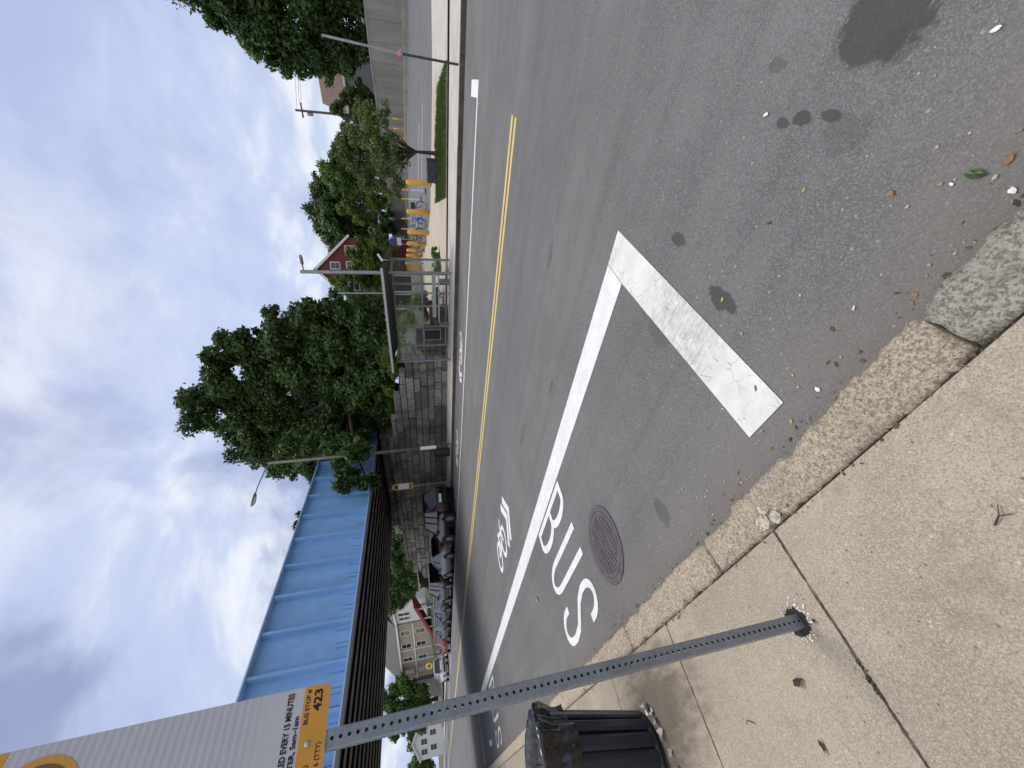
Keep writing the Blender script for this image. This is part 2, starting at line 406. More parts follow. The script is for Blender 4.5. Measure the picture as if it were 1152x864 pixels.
M_CAN = glossy('bin_slats', (.013, .018, .028), .30, spec=.5)
M_DARK = mat('dark_soil', (.03, .028, .024), .95, .4, 20, bump=.6, bscale=60)

# ------------------------------------------------------------------ ground
def zg(y): return .13 + .04*max(0.0, y-15.5)
WALL = [(30, 33.0), (14, 34.5), (6, 36.8), (1.28, 39.98), (-3.9, 43.5), (-12.43, 53.0), (-20.94, 61.4), (-35.2, 81.8)]
def wall_y(x):
    xs = sorted(WALL)
    if x <= xs[0][0]: return 400.0
    for a, b in zip(xs, xs[1:]):
        if a[0] <= x <= b[0]: return a[1]+(b[1]-a[1])*(x-a[0])/(b[0]-a[0])
    return xs[-1][1]
def sm(t): t = max(0.0, min(1.0, t)); return t*t*(3-2*t)
def terrain(x, y):
    z = zg(y)-.06
    wl = wall_y(x)
    if y > wl+1.9: z = zg(wl)+2.25+.085*(y-wl)
    e = sm((-12.6-(y-16)*.5-x)/2.2)
    bank = 2.7+.05*(y-16)
    if x < -40: bank = min(2.4, .1+(y-15.2)*.30) + (bank-min(2.4, .1+(y-15.2)*.30))*sm((x+46)/5)
    z = z+(bank-z)*e
    return min(z, 14)
xs = sorted(set([-500, -400, -300, -220, -160, -130]+[-110+i*2.0 for i in range(33)]+[-45+i for i in range(60)]+[16, 18, 21, 25, 30, 40, 60, 90, 150, 250]))
ys = [16.05, 16.4]+[17+i for i in range(70)]+[90, 95, 100, 110, 130, 160, 200, 300, 420]
mb = MB(); nx, ny = len(xs), len(ys)
mb.v = [(x, y, terrain(x, y)) for y in ys for x in xs]
mb.f = [(j*nx+i, j*nx+i+1, (j+1)*nx+i+1, (j+1)*nx+i) for j in range(ny-1) for i in range(nx-1)]
M_HILL = mat('grassy_bank', (.055, .075, .026), .95, .35, .7, bump=.5, bscale=6, fine=.3, fscale=8, obj=False)
struct(mb.build('hillside', M_HILL))
mb = MB(); mb.v = [(-900, -900, -.10), (900, -900, -.10), (900, 900, -.10), (-900, 900, -.10)]; mb.f = [(0, 1, 2, 3)]
struct(mb.build('ground', M_HILL))

mb = MB(); mb.v = [(-420, .70, 0), (120, .70, 0), (120, 13.15, 0), (-420, 13.15, 0)]; mb.f = [(0, 1, 2, 3)]
road = struct(mb.build('road', M_ROAD))
mb = MB(); mb.box(-60, 40, -12, .545, -.05, .13); struct(mb.build('pavement', M_WALK))
mb = MB(); mb.box(-400, -60, -12, .545, -.05, .13); struct(mb.build('pavement', M_WALK2))
mb = MB(); mb.box(-300, 60, 13.28, 16.1, -.05, .13); struct(mb.build('pavement', M_WALK2))

# lot asphalt follows the rising ground
def sheet(poly, dz, name, matr, sub=1.0):
    bm = bmesh.new(); vs = [bm.verts.new((x, y, 0)) for x, y in poly]; bm.faces.new(vs)
    for k in range(16, 80, 2):
        g = bm.verts[:]+bm.edges[:]+bm.faces[:]
        bmesh.ops.bisect_plane(bm, geom=g, plane_co=(0, k, 0), plane_no=(0, 1, 0))
    for v in bm.verts: v.co.z = zg(v.co.y)+dz
    me = bpy.data.meshes.new(name); bm.to_mesh(me); bm.free(); me.materials.append(matr)
    o = bpy.data.objects.new(name, me); col.objects.link(o); return struct(o)
sheet([(-13.2, 16.1), (40, 16.1), (40, 33), (30, 33), (14, 34.4), (6, 36.7), (1.2, 39.9), (-3.95, 43.4), (-12.5, 52.9), (-21, 61.3), (-26, 69), (-30, 69), (-24, 44)], .0, 'parking_lot', M_LOT)
sheet([(-.68, 16.1), (40, 16.1), (40, 21), (-.75, 20.8), (-1.93, 21.02), (-1.6, 18.7)], .036, 'apron', M_WALK2)
sheet([(-13.0, 16.1), (-.68, 16.1), (-1.6, 18.7), (-1.93, 21.02), (-4.45, 21.85), (-6, 22.5), (-7.42, 22.9), (-9.3, 24.6), (-12.3, 28.6), (-17, 36.2), (-20.0, 36.2), (-15, 22)], .035, 'plaza', M_PLAZA)
M_GRASS = mat('lawn_soil', (.055, .085, .02), .95, .3, 3, fine=.4, fscale=40, obj=False)
GP = [(-.68, 16.17), (-1.6, 18.7), (-3.68, 19.83), (-5.5, 19.6), (-6.33, 20.1), (-4.85, 16.17)]
sheet(GP, .05, 'grass_verge', M_GRASS)
# asphalt stripe paint in the lot
mb = MB()
for a, b in (((-8.6, 29.5), (-3.2, 26.8)), ((-9.6, 33.0), (-4.6, 29.8))):
    mb.stroke([a, b], .12, 0)
mb.v = [(x, y, zg(y)+.006) for x, y, z in mb.v]
o = mb.build('lot_line', M_WHITE, bpy.data.objects['parking_lot'])

# road paint: children of the road
def arc(cx, cy, rx, ry, a0, a1, n=14): return [(cx+rx*math.cos(R(a0+(a1-a0)*i/n)), cy+ry*math.sin(R(a0+(a1-a0)*i/n))) for i in range(n+1)]
mb = MB()
mb.v = [(-1.358, 2.585, .004), (-1.335, 2.885, .004), (-18.4, 2.885, .004), (-18.4, 2.575, .004)]; mb.f = [(0, 1, 2, 3)]
mb.add([(-20.8, 2.7, .004), (-20.8, 2.85, .004), (-20.4, .95, .004), (-20.2, .95, .004)], [(0, 1, 3, 2)])
mb.build('lane_line', M_WHITE, road)
mb = MB(); mb.v = [(-1.02, 2.885, .0044), (-1.35, 2.60, .0044), (-1.155, 2.885, .0044), (-1.385, .985, .0044), (-1.095, .955, .0044)]
mb.v = [(-1.04, 2.89, .0044), (-1.33, 2.885, .0044), (-1.352, 2.59, .0044), (-1.375, .975, .0044), (-1.10, .955, .0044)]; mb.f = [(0, 1, 2, 3, 4)]
mb.build('stop_bar', M_BAR, road)
mb = MB()
for y in (6.83, 7.06): mb.v += [(-420, y-.06, .004), (-.85, y-.06, .004), (-.85, y+.06, .004), (-420, y+.06, .004)]; b = len(mb.v)-4; mb.f.append((b, b+1, b+2, b+3))
mb.build('centre_line', M_YEL, road)
mb = MB()
b = 0
mb.add([(-120, 10.62, .004), (-.72, 10.62, .004), (-.72, 10.76, .004), (-120, 10.76, .004)], [(0, 1, 2, 3)])
mb.add([(-1.05, 10.765, .0042), (-.72, 10.765, .0042), (-.80, 11.72, .0042), (-1.13, 11.72, .0042)], [(0, 1, 2, 3)])
mb.build('bay_line', M_WHITE, road)
def bus_text(x0, k, y0=2.17):
    """letters read by traffic heading to +X: top of the letters at x0, k = letter height"""
    mb = MB(); wd = .105; z = .0048
    H = lambda t, s: (x0-k+t*k, s)
    yB, yU, yS = y0+.38, y0-.20, y0-.76          # left edges (driver's view), letters run towards -Y
    def L(yl, pts): return [H(t, yl-s) for t, s in pts]
    w_ = .36
    mb.stroke(L(yB, [(0, .04), (1, .04)]), wd*.8, z)
    mb.stroke(L(yB, [(.965, .08), (.965, .20)]+[(.75+.215*math.cos(R(a)), .20+.12*math.sin(R(a))) for a in range(10, 171, 16)]+[(.535, .20), (.535, .08)]), wd*.95, z+.0003)
    mb.stroke(L(yB, [(.535, .09), (.535, .20)]+[(.285+.25*math.cos(R(a)), .20+.145*math.sin(R(a))) for a in range(10, 171, 16)]+[(.035, .20), (.035, .08)]), wd*.95, z+.0006)
    mb.stroke(L(yU, [(1, .03), (.3, .03)]+[(.26-.21*math.sin(R(a)), .18-.15*math.cos(R(a))) for a in range(0, 181, 15)]+[(.3, .33), (1, .33)]), wd*.82, z)
    S = [(.76, .345)]+[(.80+.165*math.sin(R(a)), .185+.155*math.cos(R(a))) for a in range(0, 181, 15)]
    S += [(.72, .035), (.60, .09), (.42, .29), (.28, .34)]
    S += [(.20-.165*math.sin(R(a)), .185+.155*math.cos(R(a))) for a in range(0, 181, 15)]+[(.26, .03)]
    mb.stroke(L(yS, S), wd*.82, z)
    return mb.build('bus_lettering', M_WHITE, road)
bus_text(-4.08, 1.44)
bus_text(-13.9, 1.5, 2.10)
def bike_symbol(cx, cy, d):
    """shared-lane stencil, d = +1 heading to +X"""
    mb = MB(); z = .0046
    T = lambda p: (cx+d*p[0], cy+d*p[1])
    for s in (0, .30): mb.stroke([T(p) for p in ((.62+s, .46), (1.0+s*.95, 0), (.62+s, -.46))], .17, z)
    for c, zz in ((-.62, 0), (.18, .0004)):
        mb.stroke([T(p) for p in arc(c, -.12 if c > 0 else -.12, .26, .30, 0, 345, 22)], .10, z+zz, True)
    for k, (a, b) in enumerate((((-.62, -.12), (-.30, .24)), ((-.30, .24), (.05, .16)), ((.05, .16), (-.2, -.12)), ((-.2, -.12), (-.62, -.12)), ((-.2, -.12), (-.40, .34)), ((.18, -.12), (.02, .32)), ((.02, .32), (.14, .42)))):
        mb.stroke([T(a), T(b)], .095, z+.0008+.0003*k)
    return mb.build('bike_symbol', M_WHITE, road)
bike_symbol(-8.45, 3.93, 1)
for x in (-9.2, -14.8, -20.5): bike_symbol(x, 11.75, -1)
mb = MB(); mb.stroke([(-17.6, 1.3), (-16.7, 1.25)], .14, .0044); mb.build('road_dash', M_WHITE, road)

# ---- kerbs
def kerb_stone(x0, x1, seed, parent, matr, y0=.553, y1=.745, z1=.135, jit=.008):
    rnd = random.Random(seed); bm = bmesh.new()
    nX = max(3, int((x1-x0)/.03)); nY = 7; prof = [(y1+.012, -.03), (y1+.006, .05), (y1, z1-.030), (y1-.010, z1-.008), (y1-.03, z1)]+[(y1-.03+(y0+.02-y1+.03)*k/5, z1+.003*math.sin(k)) for k in range(1, 6)]+[(y0, z1-.02), (y0-.004, -.03)]
    chip = [0.0]*(nX+1)
    for q in range(max(1, nX//14)):
        c0 = rnd.randrange(nX+1); amp = rnd.uniform(.004, .018); wd_ = rnd.uniform(1.0, 3.0)
        for i in range(nX+1): chip[i] = max(chip[i], amp*math.exp(-((i-c0)/wd_)**2))
    gr = []
    for i in range(nX+1):
        t = i/nX; x = x0+(x1-x0)*t; e = min(t, 1-t)*(x1-x0)
        pinch = .016*max(0, 1-e/.05)**2
        row = []
        for k, (y, z) in enumerate(prof):
            f = 1 if 0 < k < len(prof)-1 else .3
            wav = .004*math.sin(x*9+seed*2.1)+.003*math.sin(x*23+seed)+.002*math.sin(x*51+2*seed)
            yy = y+rnd.gauss(0, jit*.6)*f+(wav if k < 5 else 0)-(chip[i] if 1 < k < 5 else 0)-(pinch if k < 5 else -pinch*.5); zz = z+rnd.gauss(0, jit*.55)*f+.004*math.sin(x*14+y*30+seed)*(k > 3)-chip[i]*(1.0 if 1 < k < 5 else 0)-pinch*(k > 1)*.8
            row.append(bm.verts.new((x+rnd.gauss(0, jit*.3), yy, zz)))
        gr.append(row)
    for i in range(nX):
        for k in range(len(prof)-1): bm.faces.new((gr[i][k], gr[i+1][k], gr[i+1][k+1], gr[i][k+1]))
    bm.faces.new(gr[0]); bm.faces.new(gr[-1][::-1])
    bmesh.ops.recalc_face_normals(bm, faces=bm.faces)
    me = bpy.data.meshes.new('kerb_stone'); bm.to_mesh(me); bm.free(); me.materials.append(matr)
    me.polygons.foreach_set('use_smooth', [True]*len(me.polygons))
    o = bpy.data.objects.new('kerb_stone', me); col.objects.link(o); o.parent = parent; return o
kerb = bpy.data.objects.new('kerb', None); col.objects.link(kerb); kerb['kind'] = 'structure'
XJ = [1.6, -.485, -2.0, -3.45, -5.0, -6.6, -8.2, -10.0, -12, -14, -16, -18, -20, -22]
for i in range(len(XJ)-1): kerb_stone(XJ[i+1]+.006, XJ[i]-.006, i, kerb, M_GRAN2 if i == 0 else M_GRAN, jit=.012 if i == 0 else .009)
mb = MB(); mb.box(-420, -22, .553, .745, -.05, .135); mb.build('kerb_run', M_GRAN, kerb)
mb = MB(); mb.box(-420, 60, .5452, .556, -.05, .118); mb.build('kerb_joint', M_DARK, kerb)
mb = MB()
rnd = random.Random(5)
for (x, y, r) in ((-1.52, .595, .042), (-1.465, .64, .036), (-1.435, .580, .032)):
    pts = [(x+r*(1+.14*rnd.uniform(-1, 1))*math.cos(a), y+r*.8*(1+.14*rnd.uniform(-1, 1))*math.sin(a)) for a in [k*.392 for k in range(16)]]
    mb.prism(pts, .12, .1395)
mb.build('mortar_patch', granite_mat('mortar', (.47, .41, .33), 18, .5), kerb)
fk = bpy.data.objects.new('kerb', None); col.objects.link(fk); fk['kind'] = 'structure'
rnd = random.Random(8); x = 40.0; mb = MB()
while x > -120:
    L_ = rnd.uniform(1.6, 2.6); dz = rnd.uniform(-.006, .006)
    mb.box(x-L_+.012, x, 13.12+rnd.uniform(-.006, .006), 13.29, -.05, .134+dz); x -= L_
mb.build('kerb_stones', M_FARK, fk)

# grass blades on the verge (stuff)
M_BLADE = leaf_mat('grass_blade', (.035, .06, .012), (.09, .14, .03), 1.2)
def in_poly(x, y, P):
    c = False
    for i in range(len(P)):
        (x1, y1), (x2, y2) = P[i-1], P[i]
        if (y1 > y) != (y2 > y) and x < (x2-x1)*(y-y1)/(y2-y1)+x1: c = not c
    return c
def blades(name, poly, n, h, seed, zf):
    rnd = random.Random(seed); mb = MB(); x0 = min(p[0] for p in poly); x1 = max(p[0] for p in poly); y0 = min(p[1] for p in poly); y1 = max(p[1] for p in poly)
    k = 0
    while k < n:
        x = rnd.uniform(x0, x1); y = rnd.uniform(y0, y1)
        if not in_poly(x, y, poly): continue
        k += 1; a = rnd.uniform(0, 6.3); hh = h*rnd.uniform(.5, 1.3); w_ = .012; z = zf(x, y)
        dx, dy = math.cos(a)*w_, math.sin(a)*w_; lx, ly = rnd.gauss(0, .35)*hh, rnd.gauss(0, .35)*hh
        mb.add([(x-dx, y-dy, z), (x+dx, y+dy, z), (x+lx, y+ly, z+hh)], [(0, 1, 2)])
    o = mb.build(name, M_BLADE, recalc=False); o['kind'] = 'stuff'; return o
tag(blades('grass', GP, 9000, .09, 1, lambda x, y: zg(y)+.045), 'short green grass on the verge across the road')

# ------------------------------------------------------------------ foliage
def foliage(name, clumps, n, leaf, matr, parent, seed, lobes=16, lobe=.42, squash=.8):
    rng = np.random.default_rng(seed)
    C = []; wts = []
    for c in clumps:
        ctr = np.array(c[:3], float); rad = np.array(c[3:6] if len(c) > 4 else [c[3]]*3, float)
        for k in range(lobes):
            d = rng.normal(size=3); d /= np.linalg.norm(d)
            rr = rng.uniform(.35, .92)
            lr = lobe*rad.mean()*rng.uniform(.6, 1.15)
            C.append((ctr+d*rad*rr, lr)); wts.append(lr**2)
    wts = np.array(wts); wts /= wts.sum()
    idx = rng.choice(len(C), size=n, p=wts)
    cen = np.array([c[0] for c in C])[idx]; lr = np.array([c[1] for c in C])[idx]
    d = rng.normal(size=(n, 3)); d /= np.linalg.norm(d, axis=1, keepdims=True)
    rad = np.clip(rng.normal(.82, .22, size=(n, 1)), .05, 1.35)
    P = cen+d*rad*lr[:, None]*np.array([1, 1, squash])
    nrm = d*.7+rng.normal(size=(n, 3))*.6+np.array([0, 0, .5]); nrm /= np.linalg.norm(nrm, axis=1, keepdims=True)
    t = np.cross(nrm, rng.normal(size=(n, 3))); t /= np.linalg.norm(t, axis=1, keepdims=True)
    b = np.cross(nrm, t)
    s = leaf*rng.uniform(.6, 1.3, size=(n, 1))
    V = np.empty((n, 4, 3))
    V[:, 0] = P-t*s; V[:, 1] = P+b*s*.55-nrm*s*.15; V[:, 2] = P+t*s; V[:, 3] = P-b*s*.55-nrm*s*.15
    me = bpy.data.meshes.new(name); me.vertices.add(4*n); me.loops.add(4*n); me.polygons.add(n)
    me.vertices.foreach_set('co', V.reshape(-1)); me.loops.foreach_set('vertex_index', np.arange(4*n, dtype=np.int32))
    me.polygons.foreach_set('loop_start', np.arange(0, 4*n, 4, dtype=np.int32)); me.polygons.foreach_set('loop_total', np.full(n, 4, dtype=np.int32))
    me.update(); me.materials.append(matr)
    o = bpy.data.objects.new(name, me); col.objects.link(o)
    if parent: o.parent = parent
    return o

M_BARK = mat('bark', (.055, .045, .036), .95, .3, 6, bump=.8, bscale=25, stretch=(1, 1, .2))
M_LEAF = leaf_mat('dark_leaf', (.020, .046, .015), (.088, .150, .044))
M_LEAF2 = leaf_mat('mid_leaf', (.038, .074, .019), (.135, .22, .052))
M_LEAF3 = leaf_mat('bright_leaf', (.045, .085, .018), (.16, .245, .045))
M_LEAF4 = leaf_mat('olive_leaf', (.040, .058, .018), (.120, .165, .048))

def tree(name, label, base, trunk_r, trunk_h, clumps, n, leaf, matr, seed, lean=(0, 0), group=None, limbs=True, **kw):
    t = thing(name, label, 'tree' if 'shrub' not in name else 'shrub', base, 0, group)
    rnd = random.Random(seed); bx, by, bz = base
    loc = [(c[0]-bx, c[1]-by, c[2]-bz)+tuple(c[3:]) for c in clumps]
    mb = MB(); top = (lean[0], lean[1], trunk_h)
    mb.tube([(0, 0, -.3), (0, 0, .05), (lean[0]*.4, lean[1]*.4, trunk_h*.5), top], [trunk_r*1.5, trunk_r*1.2, trunk_r*.9, trunk_r*.7], 9)
    if limbs:
        for c in loc:
            e = Vector(c[:3]); s = Vector(top); mid = (s+e)/2+Vector((rnd.uniform(-.3, .3), rnd.uniform(-.3, .3), rnd.uniform(-.1, .5)))
            mb.tube([s-Vector((0, 0, .2)), s*.6+mid*.4, mid, e], [trunk_r*.55, trunk_r*.4, trunk_r*.28, trunk_r*.08], 6)
    mb.build('trunk', M_BARK, t, True)
    foliage('crown', loc, n, leaf, matr, t, seed, **kw)
    return t

# big dark tree over the stone wall, spilling in front of the bridge end
big = [(-19.7, 21, 14.9, 1.9), (-23.4, 21, 13.7, 2.1), (-25.7, 21, 12.4, 1.9), (-16.9, 21, 11.8, 1.8), (-14.9, 21, 9.6, 1.7), (-14.2, 20.5, 7.4, 1.8), (-13.7, 20, 5.4, 1.6),
       (-21.6, 21, 9.2, 2.6), (-17.2, 20.6, 8.4, 2.5), (-16.2, 19.5, 5.6, 2.2), (-19.8, 19, 6.0, 2.2), (-26.4, 20.5, 9.9, 1.9), (-18.6, 18.6, 3.9, 1.5), (-20.4, 21, 12.0, 2.4), (-23.8, 21, 11.0, 2.2),
       (-24, 20.5, 8.3, 2.0), (-15.0, 18.6, 4.2, 1.3), (-18.4, 15.6, 6.9, 1.4), (-17.6, 14.6, 5.4, 1.2), (-18.25, 13.0, 5.6, .75), (-18.1, 12.5, 4.5, .55), (-16.5, 13.4, 5.0, .8), (-19.6, 16.6, 8.6, 1.5), (-13.2, 18.4, 3.6, 1.0), (-15.1, 19.5, 3.9, 1.3), (-18.1, 19.5, 4.0, 1.5), (-20.6, 19.2, 4.0, 1.3), (-21.3, 19.4, 6.6, 1.6), (-12.8, 19.5, 4.4, 1.1), (-15.2, 20.4, 7.4, 1.7), (-17.9, 20.6, 10.2, 1.9), (-14.6, 20.5, 10.9, 1.0), (-13.2, 20, 8.9, 1.1), (-12.9, 20, 6.9, 1.1), (-12.6, 19.8, 5.4, 1.0), (-14.4, 20.4, 12.0, .8), (-15.8, 20.6, 13.0, .9), (-11.9, 19.4, 4.1, 1.0), (-11.9, 19.6, 5.6, .9), (-12.2, 19.8, 7.2, .9), (-13.0, 19, 3.4, .9), (-14.0, 19, 6.3, 1.4), (-15.6, 19, 3.2, .9), (-17.0, 17.9, 4.7, 1.4), (-18.4, 17.8, 5.0, 1.3), (-16.1, 17.5, 3.9, 1.0), (-17.6, 17.3, 3.8, 1.0), (-15.0, 17.5, 3.6, .8), (-18.0, 17.6, 6.6, 1.3), (-16.8, 18.2, 6.4, 1.4), (-16.9, 20, 13.2, 1.0), (-26.9, 21, 11.2, 1.3)]
tree('broadleaf_tree', 'tallest dark green broadleaf tree, over the stone wall beside the blue bridge', (-18.5, 20, 2.7), .42, 3.4, big, 180000, .14, M_LEAF, 11, lobes=22, lobe=.36)
# tall tree at the right edge behind the concrete wall
rtree = [(3.5, 45, 16.5, 4.4), (8, 46, 12, 5), (2.0, 43.5, 13.4, 3.2), (-.2, 44, 14.2, 2.0), (-1.0, 44, 11.4, 2.7), (-1.6, 44.5, 8.4, 2.6), (2.5, 43.5, 9, 3.6), (-1.2, 45, 6.3, 2.4), (6.5, 43, 7.0, 3.6), (1.2, 44, 16.2, 2.2), (10, 45, 9, 4), (-3.0, 45.6, 9.6, 1.4), (9, 45, 17.5, 4), (3, 44.6, 5.4, 2.4), (-2.8, 45.6, 6.6, 1.3), (-2.4, 44, 12.9, 1.2), (1, 44.4, 5.2, 2), (-3.3, 45, 11.4, 1.3), (-3.6, 46, 8.2, 1.4), (-1.0, 44, 15.2, 1.1), (-3.4, 46, 6.2, 1.2)]
tree('broadleaf_tree', 'tall dense dark tree above the concrete retaining wall at the corner of the photo', (3.5, 46, 3.9), .5, 3.2, rtree, 150000, .18, M_LEAF, 12, lobes=20, lobe=.38)
# small street tree on the verge
small = [(-3.85, 18.5, 3.0, .8), (-2.9, 18.3, 2.75, .62), (-4.9, 18.7, 3.0, .75), (-4.3, 18.2, 2.3, .6), (-3.3, 18.9, 3.6, .6), (-5.6, 18.5, 2.4, .5), (-2.5, 18.2, 2.35, .32), (-4.5, 18.9, 3.7, .55), (-3.4, 18.1, 2.1, .4), (-4.15, 18.35, 1.75, .3), (-5.2, 18.6, 2.0, .45), (-2.6, 18.6, 3.1, .5), (-3.7, 18.2, 2.6, .7), (-5.4, 18.7, 3.3, .5), (-4.2, 19, 4.1, .4)]
tree('street_tree', 'small street tree with a slender dark trunk on the grass verge', (-3.84, 18.5, .25), .075, 1.15, small, 9500, .055, M_LEAF4, 13, lobes=12, lobe=.42)
# trees beyond the concrete wall
far = [
 ('dense round dark tree behind the red house', (-25, 78, 5.5), [(-26, 78, 14.5, 4.6), (-22.5, 77, 12.5, 4), (-29, 78, 12, 4.4), (-27.5, 78, 17.2, 3.4), (-21, 76, 9.5, 3.2), (-31, 78, 15.6, 3.2), (-23, 77, 16, 2.6)], 34000, .27, M_LEAF),
 ('mid green bushy tree beyond the concrete wall, behind the street tree', (-12, 56, 5.0), [(-11.4, 55, 8.6, 1.9), (-13.2, 55, 8.7, 2.0), (-11.6, 54.5, 6.6, 2.0), (-14.6, 56, 10.2, 1.8), (-13.4, 54.5, 5.9, 1.8), (-16, 57, 11.0, 1.8), (-15.6, 57, 8.4, 1.8)], 22000, .17, M_LEAF2),
 ('olive green loose tree beyond the concrete wall, beside the grey house', (-9, 53, 4.6), [(-8.0, 53.6, 6.6, 1.5), (-9.8, 54, 7.6, 1.3), (-9.0, 53.5, 5.2, 1.3), (-10.4, 53, 4.8, 1.3), (-6.9, 53, 5.4, 1.1), (-6.6, 53, 7.2, 1.0), (-7.6, 53, 8.4, .9), (-5.6, 53, 6.0, .9)], 16000, .14, M_LEAF4),
 ('bright green spreading tree in front of the round dark tree', (-19.2, 58, 5.0), [(-17.2, 58, 8.2, 1.1), (-19.2, 58, 9.3, 1.1), (-20.7, 58, 8.0, 1.3), (-18.4, 58, 6.3, 1.2), (-17.5, 58, 9.8, .8), (-21.6, 58, 6.8, 1.1), (-19.8, 58, 10.6, .8)], 9000, .15, M_LEAF3),
 ('leafy green tree crowding the lower wall of the red house', (-26.5, 56, 4.0), [(-23.6, 56, 8.2, 1.1), (-25.6, 56, 7.2, 1.6), (-26.9, 56, 8.9, 1.2), (-26.9, 56, 5.6, 1.9), (-28.4, 56, 10.6, 1.2), (-28.8, 56, 7.8, 1.9), (-23.4, 56, 5.8, 1.5), (-25.2, 56, 5.0, 1.5), (-29.8, 56, 12.2, 1.3), (-30, 56, 5.5, 2), (-24.8, 55, 8.9, 1.0), (-26.2, 55, 7.2, 1.3), (-27.8, 55, 9.6, 1.1), (-24.2, 55, 7.3, 1.2), (-24.6, 55, 9.9, .8), (-22.9, 55, 5.6, 1.2), (-23.2, 55, 4.4, 1.2), (-25.5, 55, 3.8, 1.2)], 36000, .15, M_LEAF3),
 ('mid green tree between the red house and the tallest tree', (-30.5, 52, 3.5), [(-30.0, 52, 7.5, 2.2), (-32, 52, 10, 2.4), (-29.0, 51, 5.2, 2.0), (-34, 53, 12, 2.2), (-29.3, 52, 10.8, 1.5)], 16000, .17, M_LEAF2),
 ('low dark green thicket on the bank above the concrete wall', (-22, 64, 5.5), [(-14, 58, 5.6, 1.2), (-17, 60, 5.6, 1.2), (-20, 63, 6.0, 1.3), (-23, 66, 6.4, 1.3), (-26, 66, 6.4, 1.5), (-21.5, 62, 5.4, 1.5), (-24, 63, 5.2, 1.5), (-19, 60, 4.8, 1.1), (-10.5, 55, 5.0, 1.0), (-7.5, 52.5, 4.8, 1.0)], 24000, .16, M_LEAF),
]
for i, (lab, base, cl, n, lf, mt) in enumerate(far): tree('hillside_tree', lab, base, .22, 1.6, cl, n, lf, mt, 30+i, group='trees beyond the concrete wall', lobes=14, lobe=.40)
# beyond the bridge
tree('broadleaf_tree', 'dark tree seen under the bridge, beside the end of the stone wall', (-47, 22, 2.2), .25, 1.8, [(-41, 21, 4.6, 1.6), (-45, 21, 5.2, 2), (-49.5, 21, 5.0, 2.1), (-54, 21.5, 5.6, 2.4), (-58, 21.5, 6.0, 2.1), (-52, 21, 3.2, 1.5), (-46, 20.5, 3.2, 1.3), (-43, 21, 6.4, 1.6), (-50, 21, 7.2, 1.8), (-38, 21, 4.9, 1.4)], 34000, .16, M_LEAF, 51)
tree('broadleaf_tree', 'green tree past the beige house, half behind the sign post', (-90, 14.5, 1.6), .3, 2.5, [(-88, 16.8, 6.8, 2.4), (-90, 14.5, 6.0, 2.6), (-92, 12.6, 5.2, 2.2), (-89, 13.6, 9.0, 2.2), (-91, 11.8, 8.6, 1.7), (-88, 15.6, 9.8, 1.8), (-89, 14.8, 4.4, 2.2), (-90, 12, 3.6, 1.8), (-88, 17.2, 8.8, 1.6)], 30000, .22, M_LEAF2, 52)
tree('broadleaf_tree', 'distant tree at the end of the street left of the sign post', (-150, 12.5, 1.5), .4, 3, [(-150, 12.8, 6.5, 3), (-148, 10.6, 8, 2.5), (-152, 15.6, 8, 3), (-150, 9.4, 5.5, 2.4)], 6000, .4, M_LEAF2, 53)
tree('broadleaf_tree', 'tree whose top just shows above the blue girder', (-53, 32, 3), .4, 8, [(-55.5, 31, 18.6, 1.6), (-52.6, 31, 18.0, 1.3), (-50, 31, 17.2, 1.6), (-53, 31, 14, 2.5), (-58, 31, 18, 1.6)], 7000, .25, M_LEAF, 54)
for i, (lab, cl, mt) in enumerate((
  ('green creeper and scrub hanging over the stepped end of the stone wall', [(-12.6, 17.2, 2.7, .9), (-11.4, 17.4, 2.3, .8), (-10.4, 17.8, 1.8, .7), (-13.8, 17.2, 3.2, .7), (-12.2, 16.9, 2.3, .5)], M_LEAF3),
  ('rusty brown dried shrub seen through the shelter glass', [(-9.7, 17.0, .75, .5), (-10.5, 17.1, .85, .5), (-10.1, 17, 1.15, .4)], leaf_mat('dry_leaf', (.05, .03, .02), (.17, .10, .065))),
  ('low green weedy shrub on the plaza beside the shelter', [(-8.2, 18.6, .45, .35), (-8.5, 18.1, .38, .3), (-8.8, 18.3, .4, .28)], M_LEAF3))):
    tree('shrub', lab, (cl[0][0], cl[0][1], zg(cl[0][1])-.05), .03, .2, cl, 2600, .06, mt, 70+i, limbs=False, lobes=10)
t = thing('ivy', 'leafy growth on top of the stone wall under the bridge', 'plant', (-31, 17, 3.0))
foliage('leaves', [(-1.5, .2, .3, .6), (0, .2, .4, .6), (2, .2, .3, .5), (-4, 0, .3, .7), (-6.5, -.2, .2, .9)], 2600, .07, M_LEAF2, t, 80)
t = thing('ivy', 'weedy leaves growing over the top of the stone wall below the tallest tree', 'plant', (-15.5, 16.6, 3.0))
foliage('leaves', [(-1.5, .1, .2, .5), (0, .2, .2, .5), (1.5, .1, -.1, .5), (2.6, .0, -.7, .45)], 2200, .06, M_LEAF3, t, 81)

